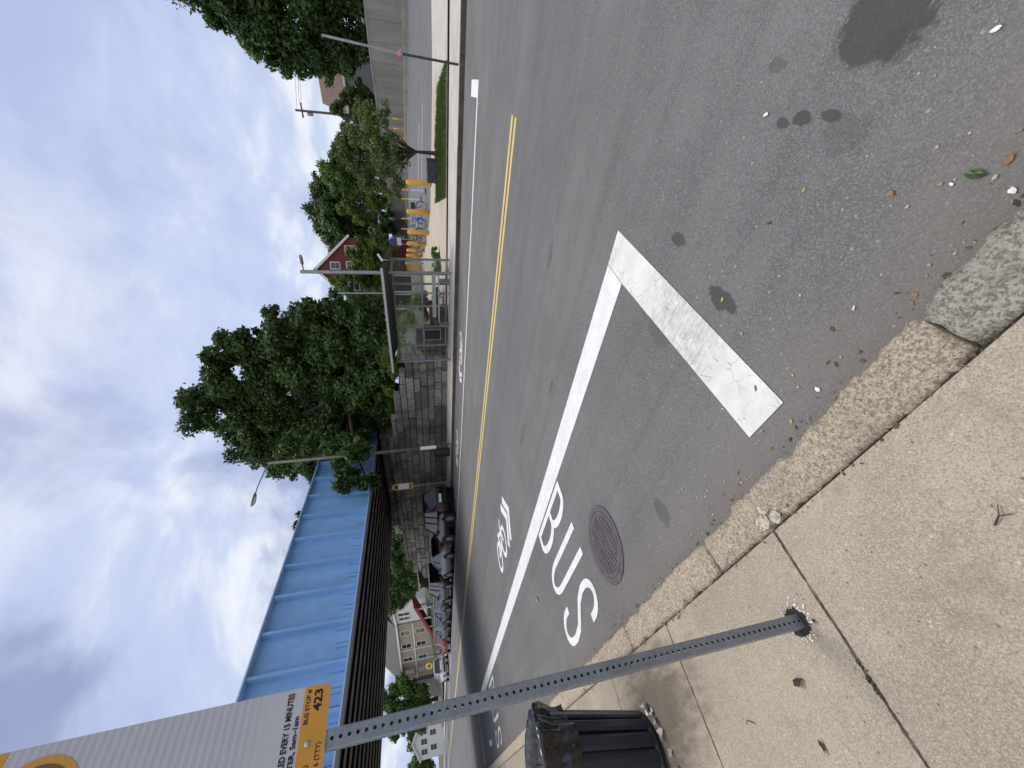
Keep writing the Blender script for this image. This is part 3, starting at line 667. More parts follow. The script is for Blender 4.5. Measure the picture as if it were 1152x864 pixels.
# ------------------------------------------------------------------ stone wall and abutment
def block_wall(x_from, x_to, y, top, course, seed, name, matr, parent, z0=.05, depth=.35, dx=(.45, 1.3)):
    rnd = random.Random(seed); mb = MB(); z = z0
    while z < 6:
        h = course*rnd.uniform(.85, 1.15); x = x_from
        any_ = False
        while x > x_to:
            L_ = rnd.uniform(*dx); x2 = max(x_to, x-L_); xm = (x+x2)/2
            tp = top(xm)
            if z+h*.55 < tp and x-x2 > .08:
                any_ = True; p = rnd.uniform(-.06, .03); zt = min(z+h-.028, tp+rnd.uniform(-.03, .03))
                g = .016; c = .03
                yf = y+p
                vs = [(x2+g, yf+c, z), (x-g, yf+c, z), (x-g, yf+c, zt), (x2+g, yf+c, zt)]
                vf = [(x2+g+c, yf+rnd.uniform(-.012, .012), z+c), (x-g-c, yf+rnd.uniform(-.012, .012), z+c), (x-g-c, yf+rnd.uniform(-.012, .012), zt-c), (x2+g+c, yf+rnd.uniform(-.012, .012), zt-c)]
                vb = [(q[0], y+depth, q[2]) for q in vs]
                mb.add(vs+vf+vb, [(4, 5, 6, 7), (0, 1, 5, 4), (1, 2, 6, 5), (2, 3, 7, 6), (3, 0, 4, 7), (0, 8, 9, 1), (1, 9, 10, 2), (2, 10, 11, 3), (3, 11, 8, 0), (8, 11, 10, 9)])
            x = x2
        z += h
        if not any_: break
    return mb.build(name, matr, parent)
def top1(x):
    pts = [(-45, .2), (-41.3, .5), (-39.4, 2.2), (-37, 3.0), (-34.9, 3.35), (-19, 3.32), (-17.0, 3.3), (-15.6, 3.1), (-14.2, 2.75), (-13.4, 2.4), (-12.4, 2.0)]
    if x > pts[-1][0]: return 2.0
    for a, b in zip(pts, pts[1:]):
        if a[0] <= x <= b[0]: return a[1]+(b[1]-a[1])*(x-a[0])/(b[0]-a[0])
    return .2
sw = thing('stone_wall', 'grey coursed stone retaining wall stepping down beside the bus shelter', 'wall', (-20, 15.8, .13))
def shift(o, t): o.location = -Vector(t); return o
b = block_wall(-12.3, -41.5, 15.8, top1, .40, 3, 'stone_courses', M_STONE, sw, dx=(.4, 1.7)); shift(b, (-20, 15.8, .13))
b = block_wall(-9.6, -12.3, 15.85, lambda x: 1.0+.9*sm((-x-9.8)/2.2), .34, 4, 'red_stone_end', M_RSTONE, sw, dx=(.35, .7)); shift(b, (-20, 15.8, .13))
mb = MB()
xs_ = [-41.3]+[-41+i*.8 for i in range(37)]+[-12.3]
for a, b in zip(xs_, xs_[1:]):
    t_ = top1((a+b)/2)-.25
    if t_ > .15: mb.box(a, b, 15.86, 16.12, .05, t_)
shift(mb.build('backing', M_MORT, sw), (-20, 15.8, .13))
mb = MB(); rnd = random.Random(3); x = -18.9
while x > -35: L_ = rnd.uniform(1.2, 2.0); mb.box(max(x-L_, -35)+.02, x, 15.66+rnd.uniform(-.02, .02), 16.3, 3.33, 3.52+rnd.uniform(-.01, .02)); x -= L_
shift(mb.build('coping', M_STONE, sw), (-20, 15.8, .13))
ab = thing('bridge_abutment', 'dark stone bridge abutment in deep shade above the stone wall', 'abutment', (-25, 17.2, 3))
b = block_wall(-19.8, -33, 17.2, lambda x: 4.45, .42, 7, 'stone_courses', M_STONE, ab, z0=2.6, depth=1.2); shift(b, (-25, 17.2, 3))
# near-side abutment, out of frame, carries the other end of the bridge
mb = MB(); mb.box(-31.6, -20.6, 18.6, 19.4, 2.5, 5.04); shift(mb.build('back_wall', M_MORT, ab), (-25, 17.2, 3))
ab2 = thing('bridge_abutment', 'stone abutment carrying the near end of the bridge past the pavement', 'abutment', (-18, -7, 0))
b = block_wall(-12.2, -25.5, 0, lambda x: 4.4, .45, 9, 'stone_courses', M_STONE, ab2, z0=0, depth=1.0); b.location = (18, 0, 0)

# ------------------------------------------------------------------ railway bridge
M_BLUE = mat('blue_bridge_paint', (.26, .48, .80), .5, .10, 2.2, bump=.05, bscale=2, spec=.35, fine=.06, fscale=2.2, stretch=(1.2, 1, .16))
M_BLUE2 = mat('blue_flange_paint', (.42, .60, .80), .45, .06, .5, spec=.4)
M_UNDER = mat('bridge_underside', (.34, .315, .315), .85, .35, 1.5)
M_DECK = mat('bridge_deck', (.008, .008, .009), .95)
A = Vector((-21.79, 21.4)); B = Vector((-12.6, -8.2)); D = (B-A); LEN = D.length; D.normalize(); Nn = Vector((-D.y, D.x))   # Nn points to +X side
if Nn.x < 0: Nn = -Nn
br = thing('railway_bridge', 'blue steel plate girder railway bridge crossing the road', 'bridge', (A.x, A.y, 0), math.atan2(D.y, D.x))
# local x runs along the girder, local +y is the side turned to the viewer
sgn = 1.0 if Vector((-D.y, D.x)).dot(Nn) > 0 else -1.0
ZB, ZT = 4.5, 7.6
gd = MB(); gd.box(0, LEN, -.012, .012, ZB+.03, ZT-.04)
girder = gd.build('girder', M_BLUE, br)
f = MB(); f.box(-.05, LEN+.05, -.34, .34, ZT-.05, ZT); f.build('top_flange', M_BLUE2, girder)
f = MB(); f.box(-.05, LEN+.05, -.26, .26, ZB-.02, ZB+.03); f.build('bottom_flange', M_BLUE2, girder)
f = MB(); f.box(0, LEN, .012, .02, ZB+.03, ZB+.62); f.build('web_doubler', M_BLUE, girder)
k = 0; xk = .55; M_RIV = mat('bolt_heads', (.035, .07, .15), .6)
bolts = MB()
while xk < LEN:
    s = MB(); s.box(xk-.011, xk+.011, sgn*.0125, sgn*.26, ZB+.03, ZT-.04); s.box(xk-.10, xk-.011, sgn*.245, sgn*.262, ZB+.03, ZT-.04); s.build('stiffener', M_BLUE, br)
    s = MB(); s.box(xk+.012, xk+.14, sgn*.021, sgn*.033, ZB+.03, ZB+.55); s.build('stiffener_plate', M_BLUE, br)
    for xo in (-.26, -.10, .20, .66, .84):
        for q in range(7 if xo < .5 else 6):
            zc_ = ZB+.12+q*.07
            bolts.box(xk+xo-.011, xk+xo+.011, sgn*.020, sgn*.042, zc_-.009, zc_+.009)
    xk += 1.46
o = bolts.build('bolt_rows', M_RIV, girder); o['kind'] = 'stuff'
WB = 10.4
f = MB(); f.box(0, LEN, -sgn*.3, -sgn*WB, ZB+.55, ZB+.7); f.build('deck', M_DECK, br)
nb = 11
for i in range(nb):
    yb = -(.42+(WB-.9)*i/(nb-1))*sgn
    s = MB(); s.box(.1, LEN-.1, yb-.13, yb+.13, ZB-.01, ZB+.02); so_ = s.build('stringer', M_UNDER, br)
    s = MB(); s.box(.1, LEN-.1, yb-.012, yb+.012, ZB+.02, ZB+.55); s.build('web', M_DECK, so_)
s = MB(); s.box(0, LEN, -sgn*WB-.2, -sgn*WB+.2, ZB-.03, ZB+.0); s.box(0, LEN, -sgn*WB-.012, -sgn*WB+.012, ZB, ZT-.2)
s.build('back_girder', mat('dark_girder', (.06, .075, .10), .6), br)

# ------------------------------------------------------------------ concrete retaining wall
M_CONC = mat('board_marked_concrete', (.27, .26, .235), .92, .22, 1.1, bump=.3, bscale=5, stretch=(1, 1, .18), fine=.12, fscale=12, obj=False)
M_CONC2 = mat('kerb_concrete', (.36, .34, .30), .92, .15, 1.5, obj=False)
cw = thing('retaining_wall', 'long grey concrete retaining wall with vertical joints beyond the parking lot', 'wall', (0, 0, 0))
mb = MB(); cap = MB(); base = MB(); jt = MB()
pts = []
for (a, b) in zip(WALL, WALL[1:]):
    n = max(1, round(math.hypot(b[0]-a[0], b[1]-a[1])/1.5))
    for i in range(n): pts.append((a[0]+(b[0]-a[0])*i/n, a[1]+(b[1]-a[1])*i/n))
pts.append(WALL[-1])
def wh(x): return 2.75 if x > -2 else 2.75+(2.1-2.75)*min(1, (-2-x)/19)
for i, (p, q) in enumerate(zip(pts, pts[1:])):
    d = Vector((q[0]-p[0], q[1]-p[1])); L_ = d.length; d.normalize(); nn = Vector((d.y, -d.x))
    if nn.y > 0: nn = -nn
    for M_, g, y0, y1, z0, zt in ((mb, .012, 0, .4, -.2, 0), (jt, -.02, .03, .35, -.2, -.06), (cap, 0, -.03, .43, 0, .10), (base, 0, -.85, -.02, -.1, 'k')):
        P = [Vector(p)+d*g, Vector(q)-d*g]
        poly = [P[0]-nn*y0, P[1]-nn*y0, P[1]-nn*y1, P[0]-nn*y1]
        z_p, z_q = zg(p[1]), zg(q[1])
        if zt == 'k': lo = (z_p-.1, z_q-.1); hi = (z_p+.22, z_q+.22)
        elif M_ is cap: lo = (z_p+wh(p[0]), z_q+wh(q[0])); hi = (lo[0]+.1, lo[1]+.1)
        else: lo = (z_p-.2, z_q-.2); hi = (z_p+wh(p[0])+zt, z_q+wh(q[0])+zt)
        zz = [0, 1, 1, 0]
        M_.add([(*v, lo[zz[k]]) for k, v in enumerate(poly)]+[(*v, hi[zz[k]]) for k, v in enumerate(poly)], [(3, 2, 1, 0), (4, 5, 6, 7), (0, 1, 5, 4), (1, 2, 6, 5), (2, 3, 7, 6), (3, 0, 4, 7)])
mb.build('panels', M_CONC, cw); cap.build('coping', M_CONC2, cw); base.build('base_kerb', M_CONC2, cw); jt.build('joint', M_MORT, cw)

# ------------------------------------------------------------------ bus-stop sign on its perforated post (near)
PX, PY, HW = -1.70, .235, .0254
post = thing('sign_post', 'perforated grey square steel sign post standing in the near pavement', 'post', (PX, PY, .13))
mb = MB(); pitch = .0254; nh = 116
for side in range(4):
    ca, sa = math.cos(side*math.pi/2), math.sin(side*math.pi/2)
    def tf(n_, s_, z_): return (ca*n_-sa*s_, sa*n_+ca*s_, z_)
    for i in range(nh):
        zc_ = -.05+(i+.5)*pitch; sq = []; ho = []
        for k in range(16):
            a = 2*math.pi*k/16; m_ = max(abs(math.cos(a)), abs(math.sin(a)))
            sq.append(tf(HW, min(pitch*.5, .0127)*math.cos(a)/m_*1.0, zc_+pitch/2*math.sin(a)/m_)); ho.append((HW, .0056*math.cos(a), zc_+.0056*math.sin(a)))
        ho2 = [tf(h[0], h[1], h[2]) for h in ho]; ho3 = [tf(h[0]-.0028, h[1], h[2]) for h in ho]
        b0 = len(mb.v); mb.v += sq+ho2+ho3
        for k in range(16):
            j = (k+1) % 16; mb.f.append((b0+k, b0+j, b0+16+j, b0+16+k)); mb.f.append((b0+16+k, b0+16+j, b0+32+j, b0+32+k))
    z0, z1 = -.05, -.05+nh*pitch
    for s0, s1 in ((-HW+.003, -.0127), (.0127, HW-.003)): mb.add([tf(HW, s0, z0), tf(HW, s1, z0), tf(HW, s1, z1), tf(HW, s0, z1)], [(0, 1, 2, 3)])
    mb.add([tf(HW, HW-.003, z0), tf(HW-.003, HW, z0), tf(HW-.003, HW, z1), tf(HW, HW-.003, z1)], [(0, 1, 2, 3)])
mb.build('tube', M_POST, post, recalc=False)
mb = MB(); mb.lathe([(.0, .0), (.045, .0), (.056, .002), (.062, .0035)], 20)
rnd = random.Random(2); mb.v = [(x*1.0*(1+rnd.uniform(-.1, .1)), y*.9*(1+rnd.uniform(-.1, .1)), z) for x, y, z in mb.v]
mb.build('socket', M_DARK, post)
mb = MB()
for k in range(90):
    a = rnd.uniform(0, 6.3); r = .060+abs(rnd.gauss(0, .016)); s = rnd.uniform(.0015, .0055)
    x, y = r*math.cos(a), r*.9*math.sin(a); mb.prism([(x+s*math.cos(t)*rnd.uniform(.6, 1.5), y+s*math.sin(t)*rnd.uniform(.6, 1.5)) for t in (0, 1.2, 2.5, 3.8, 5)], .001, .004)
mb.build('mortar_crumbs', mat('white_mortar', (.7, .67, .6), .9), post)['kind'] = 'stuff'

M_SIGNW = bpy.data.materials.new('sign_sheeting'); M_SIGNW.use_nodes = True
T = NT(M_SIGNW.node_tree); bs = T.n['Principled BSDF']
P = T.node('ShaderNodeTexCoord').outputs['Object']
wv = T.node('ShaderNodeTexWave', {'Scale': 14.5, 'Distortion': .6, 'Detail': 1.0, 'Detail Scale': .6}, wave_type='BANDS', bands_direction='Z'); T.l.new(T.scale(P, 1, .25, 1.0), wv.inputs[0])
c = T.mix(T.math('MULTIPLY', wv.outputs['Fac'], T.step(T.node('ShaderNodeSeparateXYZ', {0: P}).outputs[2], .15, .25)), (.50, .50, .52), (.42, .43, .455))
c = T.mix(T.math('MULTIPLY', T.step(T.noise(P, 30, 4, .6), .6, .75), .25), c, (.30, .30, .30))
T.put(bs.inputs['Base Color'], c); bs.inputs['Roughness'].default_value = .4
M_SIGNY = mat('orange_sheeting', (.60, .29, .035), .4, .08, 6, spec=.4)
M_INK = mat('black_ink', (.012, .012, .013), .5)
M_EDGE = mat('aluminium_edge', (.5, .5, .5), .4, .05, 5, .8)
SX, SB, ST = PX+HW+.0035, 1.99, 3.10
sign = thing('bus_stop_sign', 'tall white and orange bus stop sign numbered 423 bolted to the perforated post', 'sign', (SX, PY, SB))
def rrect(w_, z0, z1, rb, rt_, n=6):
    p = []
    for (cx_, cz_, r, a0) in ((w_-rb, z0+rb, rb, -90), (w_-rt_, z1-rt_, rt_, 0), (-w_+rt_, z1-rt_, rt_, 90), (-w_+rb, z0+rb, rb, 180)):
        p += [(cx_+r*math.cos(R(a0+90*i/n)), cz_+r*math.sin(R(a0+90*i/n))) for i in range(n+1)] if r > 0 else [(cx_, cz_)]
    return p
YZ = lambda y, z, x: (x, y, z)
WS = .1475
mb = MB(); mb.prism(rrect(WS, 0, ST-SB, .018, .018), -.0015, .0015, YZ); mb.build('panel', M_SIGNW, sign)
mb = MB(); mb.prism(rrect(WS-.0012, .0012, .078, .017, 0), .0016, .0022, YZ); mb.build('orange_band', M_SIGNY, sign)
mb = MB(); mb.prism(rrect(WS-.0012, .845, ST-SB-.0012, 0, .017), .0016, .0022, YZ); mb.build('orange_band', M_SIGNY, sign)
mb = MB(); mb.prism(arc(0, .745, .118, .118, 0, 352, 44), .0024, .0030, YZ); disc = mb.build('roundel', M_SIGNY, sign)
mb = MB(); mb.prism(arc(0, .745, .100, .100, 0, 352, 44), .0031, .0036, YZ); mb.build('roundel_inner', mat('brown_disc', (.16, .10, .06), .5), disc)
mb = MB()
for yy, zz, w_, h_ in ((0, .775, .060, .040), (-.045, .715, .012, .012), (.045, .715, .012, .012)): mb.prism([(yy-w_, zz-h_), (yy+w_, zz-h_), (yy+w_, zz+h_), (yy-w_, zz+h_)], .0038, .0042, YZ)
mb.build('pictogram', M_SIGNW, disc)
mb = MB(); Mx = Matrix.Rotation(math.pi/2, 4, 'Y')
mb.lathe([(.0085, 0), (.0085, .002), (.007, .0045), (.003, .006)], 14, (0, 0, 0), Matrix.Translation((.0022, 0, .052)) @ Mx); mb.build('bolt', M_EDGE, sign, True)
def text(s, y0, y1, z0, z1, parent, name='lettering', bold=.034, x=.0028, face=1):
    cu = bpy.data.curves.new(name, 'FONT'); cu.body = s; cu.offset = bold; cu.resolution_u = 3
    to = bpy.data.objects.new(name, cu); col.objects.link(to)
    dg = bpy.context.evaluated_depsgraph_get(); me = bpy.data.meshes.new_from_object(to.evaluated_get(dg))
    bpy.data.objects.remove(to); bpy.data.curves.remove(cu)
    n = len(me.vertices); co = np.empty(n*3); me.vertices.foreach_get('co', co); co = co.reshape(-1, 3)
    lo, hi = co.min(0), co.max(0); u = (co[:, 0]-lo[0])/(hi[0]-lo[0]); v = (co[:, 1]-lo[1])/(hi[1]-lo[1])
    q = np.stack([np.full(n, x), y0+u*(y1-y0), z0+v*(z1-z0)], 1); me.vertices.foreach_set('co', q.reshape(-1)); me.update()
    me.materials.clear(); me.materials.append(M_INK); me.name = name
    o = bpy.data.objects.new(name, me); col.objects.link(o); o.parent = parent; return o
dy, dz = -PY, -SB
text('423', .311+dy, .369+dy, 2.012+dz, 2.038+dz, sign)
text('BUS STOP #', .283+dy, .373+dy, 2.046+dz, 2.0605+dz, sign, bold=.026)
text('LED EVERY 15 MINUTES', .190+dy, .372+dy, 2.098+dz, 2.116+dz, sign)
text('TER, 5am–1am', .185+dy, .308+dy, 2.072+dz, 2.090+dz, sign)
text('6 (TTY)', .178+dy, .233+dy, 1.999+dz, 2.017+dz, sign, bold=.02)
text('0', .178+dy, .187+dy, 2.030+dz, 2.044+dz, sign, bold=.02)

# ------------------------------------------------------------------ litter bin
bn = thing('litter_bin', 'black ribbed litter bin lined with a shiny black bag beside the kerb', 'litter bin', (-3.80, -.05, .155))
bn.rotation_euler = (R(-6.5), 0, 0)
mb = MB(); mb.lathe([(.26, .02), (.265, .05), (.32, .68), (.32, .72)], 40); mb.build('liner', M_BLACK, bn, True)
ns = 17
for k in range(ns):
    a = 2*math.pi*k/ns; ca, sa = math.cos(a), math.sin(a)
    s = MB(); w2 = .044
    prof = [(.275, .03), (.28, .07), (.335, .68), (.337, .73)]
    for side in (-1, 1):
        pass
    b0 = 0
    for r, z in prof:
        for wv_, rr in ((-w2, 0), (-w2*.55, .010), (w2*.55, .010), (w2, 0), (w2, -.012), (-w2, -.012)):
            s.v.append((ca*(r+rr)-sa*wv_, sa*(r+rr)+ca*wv_, z))
    for i in range(len(prof)-1):
        for j in range(6): s.f.append((i*6+j, i*6+(j+1) % 6, (i+1)*6+(j+1) % 6, (i+1)*6+j))
    s.f.append(tuple(range(6))[::-1]); s.f.append(tuple(18+j for j in range(6)))
    s.build('slat', M_CAN, bn)
mb = MB(); mb.lathe([(.25, 0), (.285, .0), (.288, .02), (.28, .04), (.25, .045)], 40); mb.build('base_ring', M_BLACK, bn, True)
# bag folded over the rim: wrinkled skirt
bm = bmesh.new(); nA, nZ = 150, 22; rnd = random.Random(4); rng = np.random.default_rng(4)
ph = rng.uniform(0, 6.3, 12); gr = []
for i in range(nZ+1):
    t = i/nZ; row = []
    for k in range(nA):
        a = 2*math.pi*k/nA
        wr = sum(math.sin(a*(5+3*j)+ph[j]+t*(2.2*math.sin(ph[j])))*(.011/(1+.25*j)) for j in range(9))
        if t < .72:   # outside skirt from its ragged hem up to the rim
            u = t/.72; r = .338+.034*u+wr*(1.3-.4*u)+.005*math.sin(a*41+9*t+ph[3])*math.sin(a*7+ph[4])+.012*math.sin(7*u+a*2); z = .60+.25*u+.02*math.sin(a*4+ph[1])*(1-u)
        else:         # over the rim and down inside
            u = (t-.72)/.28; r = .372-.13*u+wr*.8; z = .85-.10*u*u+.022*math.sin(math.pi*u)+.015*math.sin(3*a+ph[2])*(1-u)
        row.append(bm.verts.new((r*math.cos(a), r*math.sin(a), z)))
    gr.append(row)
for i in range(nZ):
    for k in range(nA): bm.faces.new((gr[i][k], gr[i][(k+1) % nA], gr[i+1][(k+1) % nA], gr[i+1][k]))
bm.faces.new(gr[-1])
bmesh.ops.recalc_face_normals(bm, faces=bm.faces)
me = bpy.data.meshes.new('bag'); bm.to_mesh(me); bm.free(); me.materials.append(M_BAG); me.polygons.foreach_set('use_smooth', [True]*len(me.polygons))
o = bpy.data.objects.new('bag', me); col.objects.link(o); o.parent = bn

# litter at the foot of the bin
M_SCRAP = glossy('crumpled_plastic', (.42, .38, .34), .3)
def scrap(name, label, cat, x, y, z, s, matr, seed, flat=.35, group=None, rot=None, curl=.3, shape=None):
    rnd = random.Random(seed); mb = MB(); n = 8
    pts = shape or [(math.cos(2*math.pi*k/n)*rnd.uniform(.6, 1.1), math.sin(2*math.pi*k/n)*rnd.uniform(.35, .75)) for k in range(n)]
    zz = [max(0, rnd.uniform(0, curl)) for _ in pts]
    vs = [(0, 0, flat*.6)]+[(p[0], p[1], q) for p, q in zip(pts, zz)]+[(0, 0, flat*.6-.06)]+[(p[0], p[1], q-.06) for p, q in zip(pts, zz)]
    m_ = len(pts)
    fs = [(0, 1+i, 1+(i+1) % m_) for i in range(m_)]+[(m_+1, m_+2+(i+1) % m_, m_+2+i) for i in range(m_)]+[(1+i, m_+2+i, m_+2+(i+1) % m_, 1+(i+1) % m_) for i in range(m_)]
    mb.add([(a*s, b*s, c_*s+.06*s) for a, b, c_ in vs], fs)
    o = mb.build(name, matr); o.location = (x, y, z); o.rotation_euler = (0, 0, rnd.uniform(0, 6.3) if rot is None else rot)
    return tag(o, label, cat, group)
for i, (dx_, dy_, s) in enumerate(((.33, .12, .045), (.31, .20, .04), (.36, .03, .035), (.38, -.06, .03), (.24, .28, .055), (.30, .25, .03))):
    scrap('litter_scrap', 'crumpled clear plastic scrap against the foot of the litter bin', 'litter', -3.78+dx_, -.06+dy_, .131, s, M_SCRAP, 20+i, .9, 'plastic scraps at the bin foot', curl=.9)

# ------------------------------------------------------------------ fallen leaves and grit
M_L1 = mat('orange_dead_leaf', (.30, .14, .06), .7, .25, 30); M_L2 = mat('yellow_dead_leaf', (.50, .36, .12), .7, .2, 30)
M_L3 = mat('red_dead_leaf', (.15, .05, .04), .7, .25, 30); M_L4 = mat('tan_dead_leaf', (.50, .30, .18), .7, .2, 30)
M_L5 = mat('green_wilted_leaf', (.03, .065, .015), .35, .3, 30); M_L6 = mat('white_paper', (.75, .74, .72), .7, .1, 30)
M_L7 = mat('lime_leaf', (.15, .27, .05), .5, .2, 30); M_L8 = mat('brown_dead_leaf', (.06, .045, .035), .8, .3, 30)
LEAF = [(1, 0), (.55, .32), (.1, .48), (-.45, .4), (-.85, .12), (-1.15, 0), (-.85, -.14), (-.4, -.42), (.15, -.46), (.6, -.28)]
for i, (lab, x, y, s, mt) in enumerate((
  ('yellow leaf lying on the dark stain beside the worn white bar', -.916, 1.574, .018, M_L2), ('tan leaf on the asphalt just outside the worn white bar', -.986, 1.352, .014, M_L4),
  ('orange brown leaf lying on the worn white bar', -1.151, 1.107, .021, M_L1), ('pinkish tan leaf touching the inner edge of the worn white bar', -1.387, 1.194, .017, M_L4),
  ('pale yellow leaf lying on asphalt beside the end of the white bar', -.971, 1.001, .012, M_L2), ('yellow leaf in the gutter near the end of the white bar', -1.139, .872, .016, M_L2),
  ('small dark red leaf alone on open asphalt towards the road middle', -.493, 1.546, .016, M_L3), ('yellow leaf touching the corner of the white bar end', -1.292, .946, .012, M_L2),
  ('dark red leaf lying on asphalt between the white bar and the kerb', -.714, .992, .016, M_L3), ('large wilted dark green leaf on the asphalt near the kerb', -.131, .946, .034, M_L5),
  ('orange leaf beside the wilted green leaf', -.08, .898, .020, M_L1), ('rust orange leaf on open asphalt above the wilted green leaf', -.237, 1.129, .018, M_L1),
  ('tiny yellow leaf close to the small oil spots', -.325, 1.466, .012, M_L2), ('bright lime green leaf on the asphalt beside the lettering', -6.525, 1.988, .09, M_L7),
  ('rust brown leaf in the gutter past the drain cover', -3.444, 1.076, .028, M_L1))):
    scrap('fallen_leaf', lab, 'leaf', x, y, .003, s*.8, mt, 100+i, .25, 'fallen leaves on the road', curl=.4, shape=LEAF)
for i, (lab, x, y, s, mt) in enumerate((('curled dead brown leaf on the pavement near the post foot', -1.895, .062, .030, M_L8), ('dark shred of leaf on the pavement slab close to the frame edge', -1.979, -.138, .022, M_L8), ('dark brown bud lying just beside the post socket', -1.61, .214, .011, M_L8))):
    scrap('fallen_leaf', lab, 'leaf', x, y, .133, s, mt, 130+i, .4, 'dead leaves on the near pavement', curl=.7, shape=LEAF)
for i, (lab, x, y, s) in enumerate((('white pebble on the asphalt between the white bar and the kerb', -.606, .977, .010), ('torn white paper scrap in the gutter past the white bar', -.944, .877, .014), ('white chip near the kerb below the orange leaf', -.144, .836, .012), ('white chip at the photo edge on the open asphalt', .188, 1.162, .012), ('thin white peeling on asphalt past the small oil spots', -.114, 1.873, .016), ('small white chip just above the wilted green leaf', -.168, .982, .008))):
    scrap('paper_scrap', lab, 'litter', x, y, .003, s, M_L6, 150+i, .5, 'white chips on the road', curl=.5)
tw = MB(); tw.tube([(0, 0, .003), (.03, .012, .008), (.055, .004, .004)], [.0025, .0022, .001], 5); tw.tube([(.03, .012, .008), (.05, .035, .004)], [.0016, .0008], 5)
tw = tw.build('twig', M_L8); tw.location = (-.83, .215, .131); tag(tw, 'small dark forked twig on the large pavement slab', 'twig')
tw = MB(); tw.tube([(0, 0, .003), (-.04, .02, .009), (-.075, .006, .004)], [.0025, .002, .001], 5)
tw = tw.build('twig', M_L8); tw.location = (-2.35, -.02, .131); tag(tw, 'thin dark twig on the pavement between the bin and the post', 'twig')
wd = thing('weed', 'little green weed growing from the pavement joint', 'weed', (-1.555, .015, .128))
foliage('leaves', [(0, 0, .006, .022, .035, .010), (.012, .035, .005, .012, .03, .008), (-.004, -.05, .004, .008, .02, .006)], 70, .008, leaf_mat('weed_leaf', (.03, .05, .015), (.10, .13, .04), 30), wd, 5, lobes=4)
rnd = random.Random(77); mb = MB()
for k in range(260):
    x = rnd.uniform(-6, .3); y = .80+abs(rnd.gauss(0, .28)); s = rnd.choice((.0025, .003, .004, .006)); a = rnd.uniform(0, 6.3)
    mb.prism([(x+s*math.cos(a+t)*rnd.uniform(.7, 1.6), y+s*math.sin(a+t)*rnd.uniform(.7, 1.2)) for t in (0, 1.3, 2.6, 3.9, 5.1)], .0005, s*.8)
o = mb.build('grit', mat('grit', (.36, .32, .27), .9, .5, 9, obj=False)); tag(o, 'loose grit and crumbs along the near gutter', None, None, 'stuff')

rnd = random.Random(91); mb = MB()
for k in range(520):
    if k < 360: x = rnd.uniform(-7, .4); y = .775+abs(rnd.gauss(0, .06)); z = .001
    else: x = rnd.uniform(-5, .2); y = .549+rnd.gauss(0, .012); z = .132
    s_ = rnd.choice((.003, .004, .006, .009, .013)); a = rnd.uniform(0, 6.3); e = rnd.uniform(.25, .7)
    ca, sa = math.cos(a), math.sin(a)
    q = [(s_, 0), (0, s_*e), (-s_, 0), (0, -s_*e)]
    vs = [(x+u*ca-v*sa, y+u*sa+v*ca, z+rnd.uniform(.001, .005)) for u, v in q]
    mb.add(vs+[(p[0], p[1], p[2]-.001) for p in vs], [(0, 1, 2, 3), (7, 6, 5, 4), (0, 4, 5, 1), (1, 5, 6, 2), (2, 6, 7, 3), (3, 7, 4, 0)])
M_CRUMB = block_mat('leaf_crumb', ((.05, .04, .03), (.30, .21, .12), (.10, .075, .05)), .2)
o = mb.build('leaf_litter', M_CRUMB); tag(o, 'crushed leaf crumbs gathered along the near kerb', None, None, 'stuff')

# ------------------------------------------------------------------ drain cover in the road
dc = thing('drain_cover', 'round ribbed iron manhole cover set in the bus bay', 'manhole cover', (-3.47, 1.42, 0))
M_IRON = mat('rusty_iron', (.105, .092, .096), .7, .25, 12, .2, bump=.3, bscale=60)
mb = MB(); mb.lathe([(.355, .002), (.352, .010), (.305, .010), (.300, .004), (.298, .003)], 48); mb.build('frame', M_IRON, dc)
mb = MB(); mb.lathe([(.0, .004), (.294, .004), (.293, .0075), (.26, .0075), (.258, .0045), (.0, .0045)], 48); lid = mb.build('lid', M_IRON, dc)
ribs = MB()
for i in range(-8, 9):
    yv = i*.030; half = math.sqrt(max(0, .25**2-yv**2))
    if half > .05:
        for s0, s1 in ((-half, -.09-yv*.15), (-.06-yv*.15, .08-yv*.15), (.11-yv*.15, half)):
            if s1 > s0: ribs.box(s0, s1, yv-.009, yv+.009, .0046, .0105)
ribs.build('ribs', M_IRON, lid)

# ------------------------------------------------------------------ street furniture across the road
def pole(mb, x, y, z0, z1, r0_, r1_, lean=(0, 0), n=12): mb.tube([(x, y, z0), (x+lean[0], y+lean[1], z1)], [r0_, r1_], n)
sl_ = thing('street_lamp', 'tall weathered street lamp with a long arm in front of the stone wall', 'street lamp', (-16.9, 13.55, .13))
mb = MB(); pole(mb, 0, 0, 0, 8.95, .095, .06, (-.03, -.05)); pl = mb.build('pole', M_POLE, sl_, True)
mb = MB(); mb.lathe([(.16, 0), (.16, .04), (.13, .10), (.12, .14)], 16); mb.build('base', M_POLE, sl_)
mb = MB(); mb.tube([(-.03, -.05, 8.75), (-.03, -.35, 9.0), (-.03, -1.3, 9.12), (-.03, -1.75, 9.13)], [.04, .035, .03, .03], 8); mb.build('arm', M_GREY, sl_, True)
mb = MB(); mb.lathe([(.02, -.06), (.11, -.05), (.14, .0), (.12, .06), (.03, .09)], 16); mb.v = [(x*.95-.03, y*2.6-2.05, z+9.12) for x, y, z in mb.v]; hd = mb.build('lamp_head', M_GREY, sl_, True)
mb = MB(); mb.lathe([(.02, -.10), (.08, -.085), (.10, -.056)], 16); mb.v = [(x-.03, y*2.5-2.1, z+9.12) for x, y, z in mb.v]; mb.build('lens', glossy('lamp_lens', (.75, .72, .6), .2), hd, True)
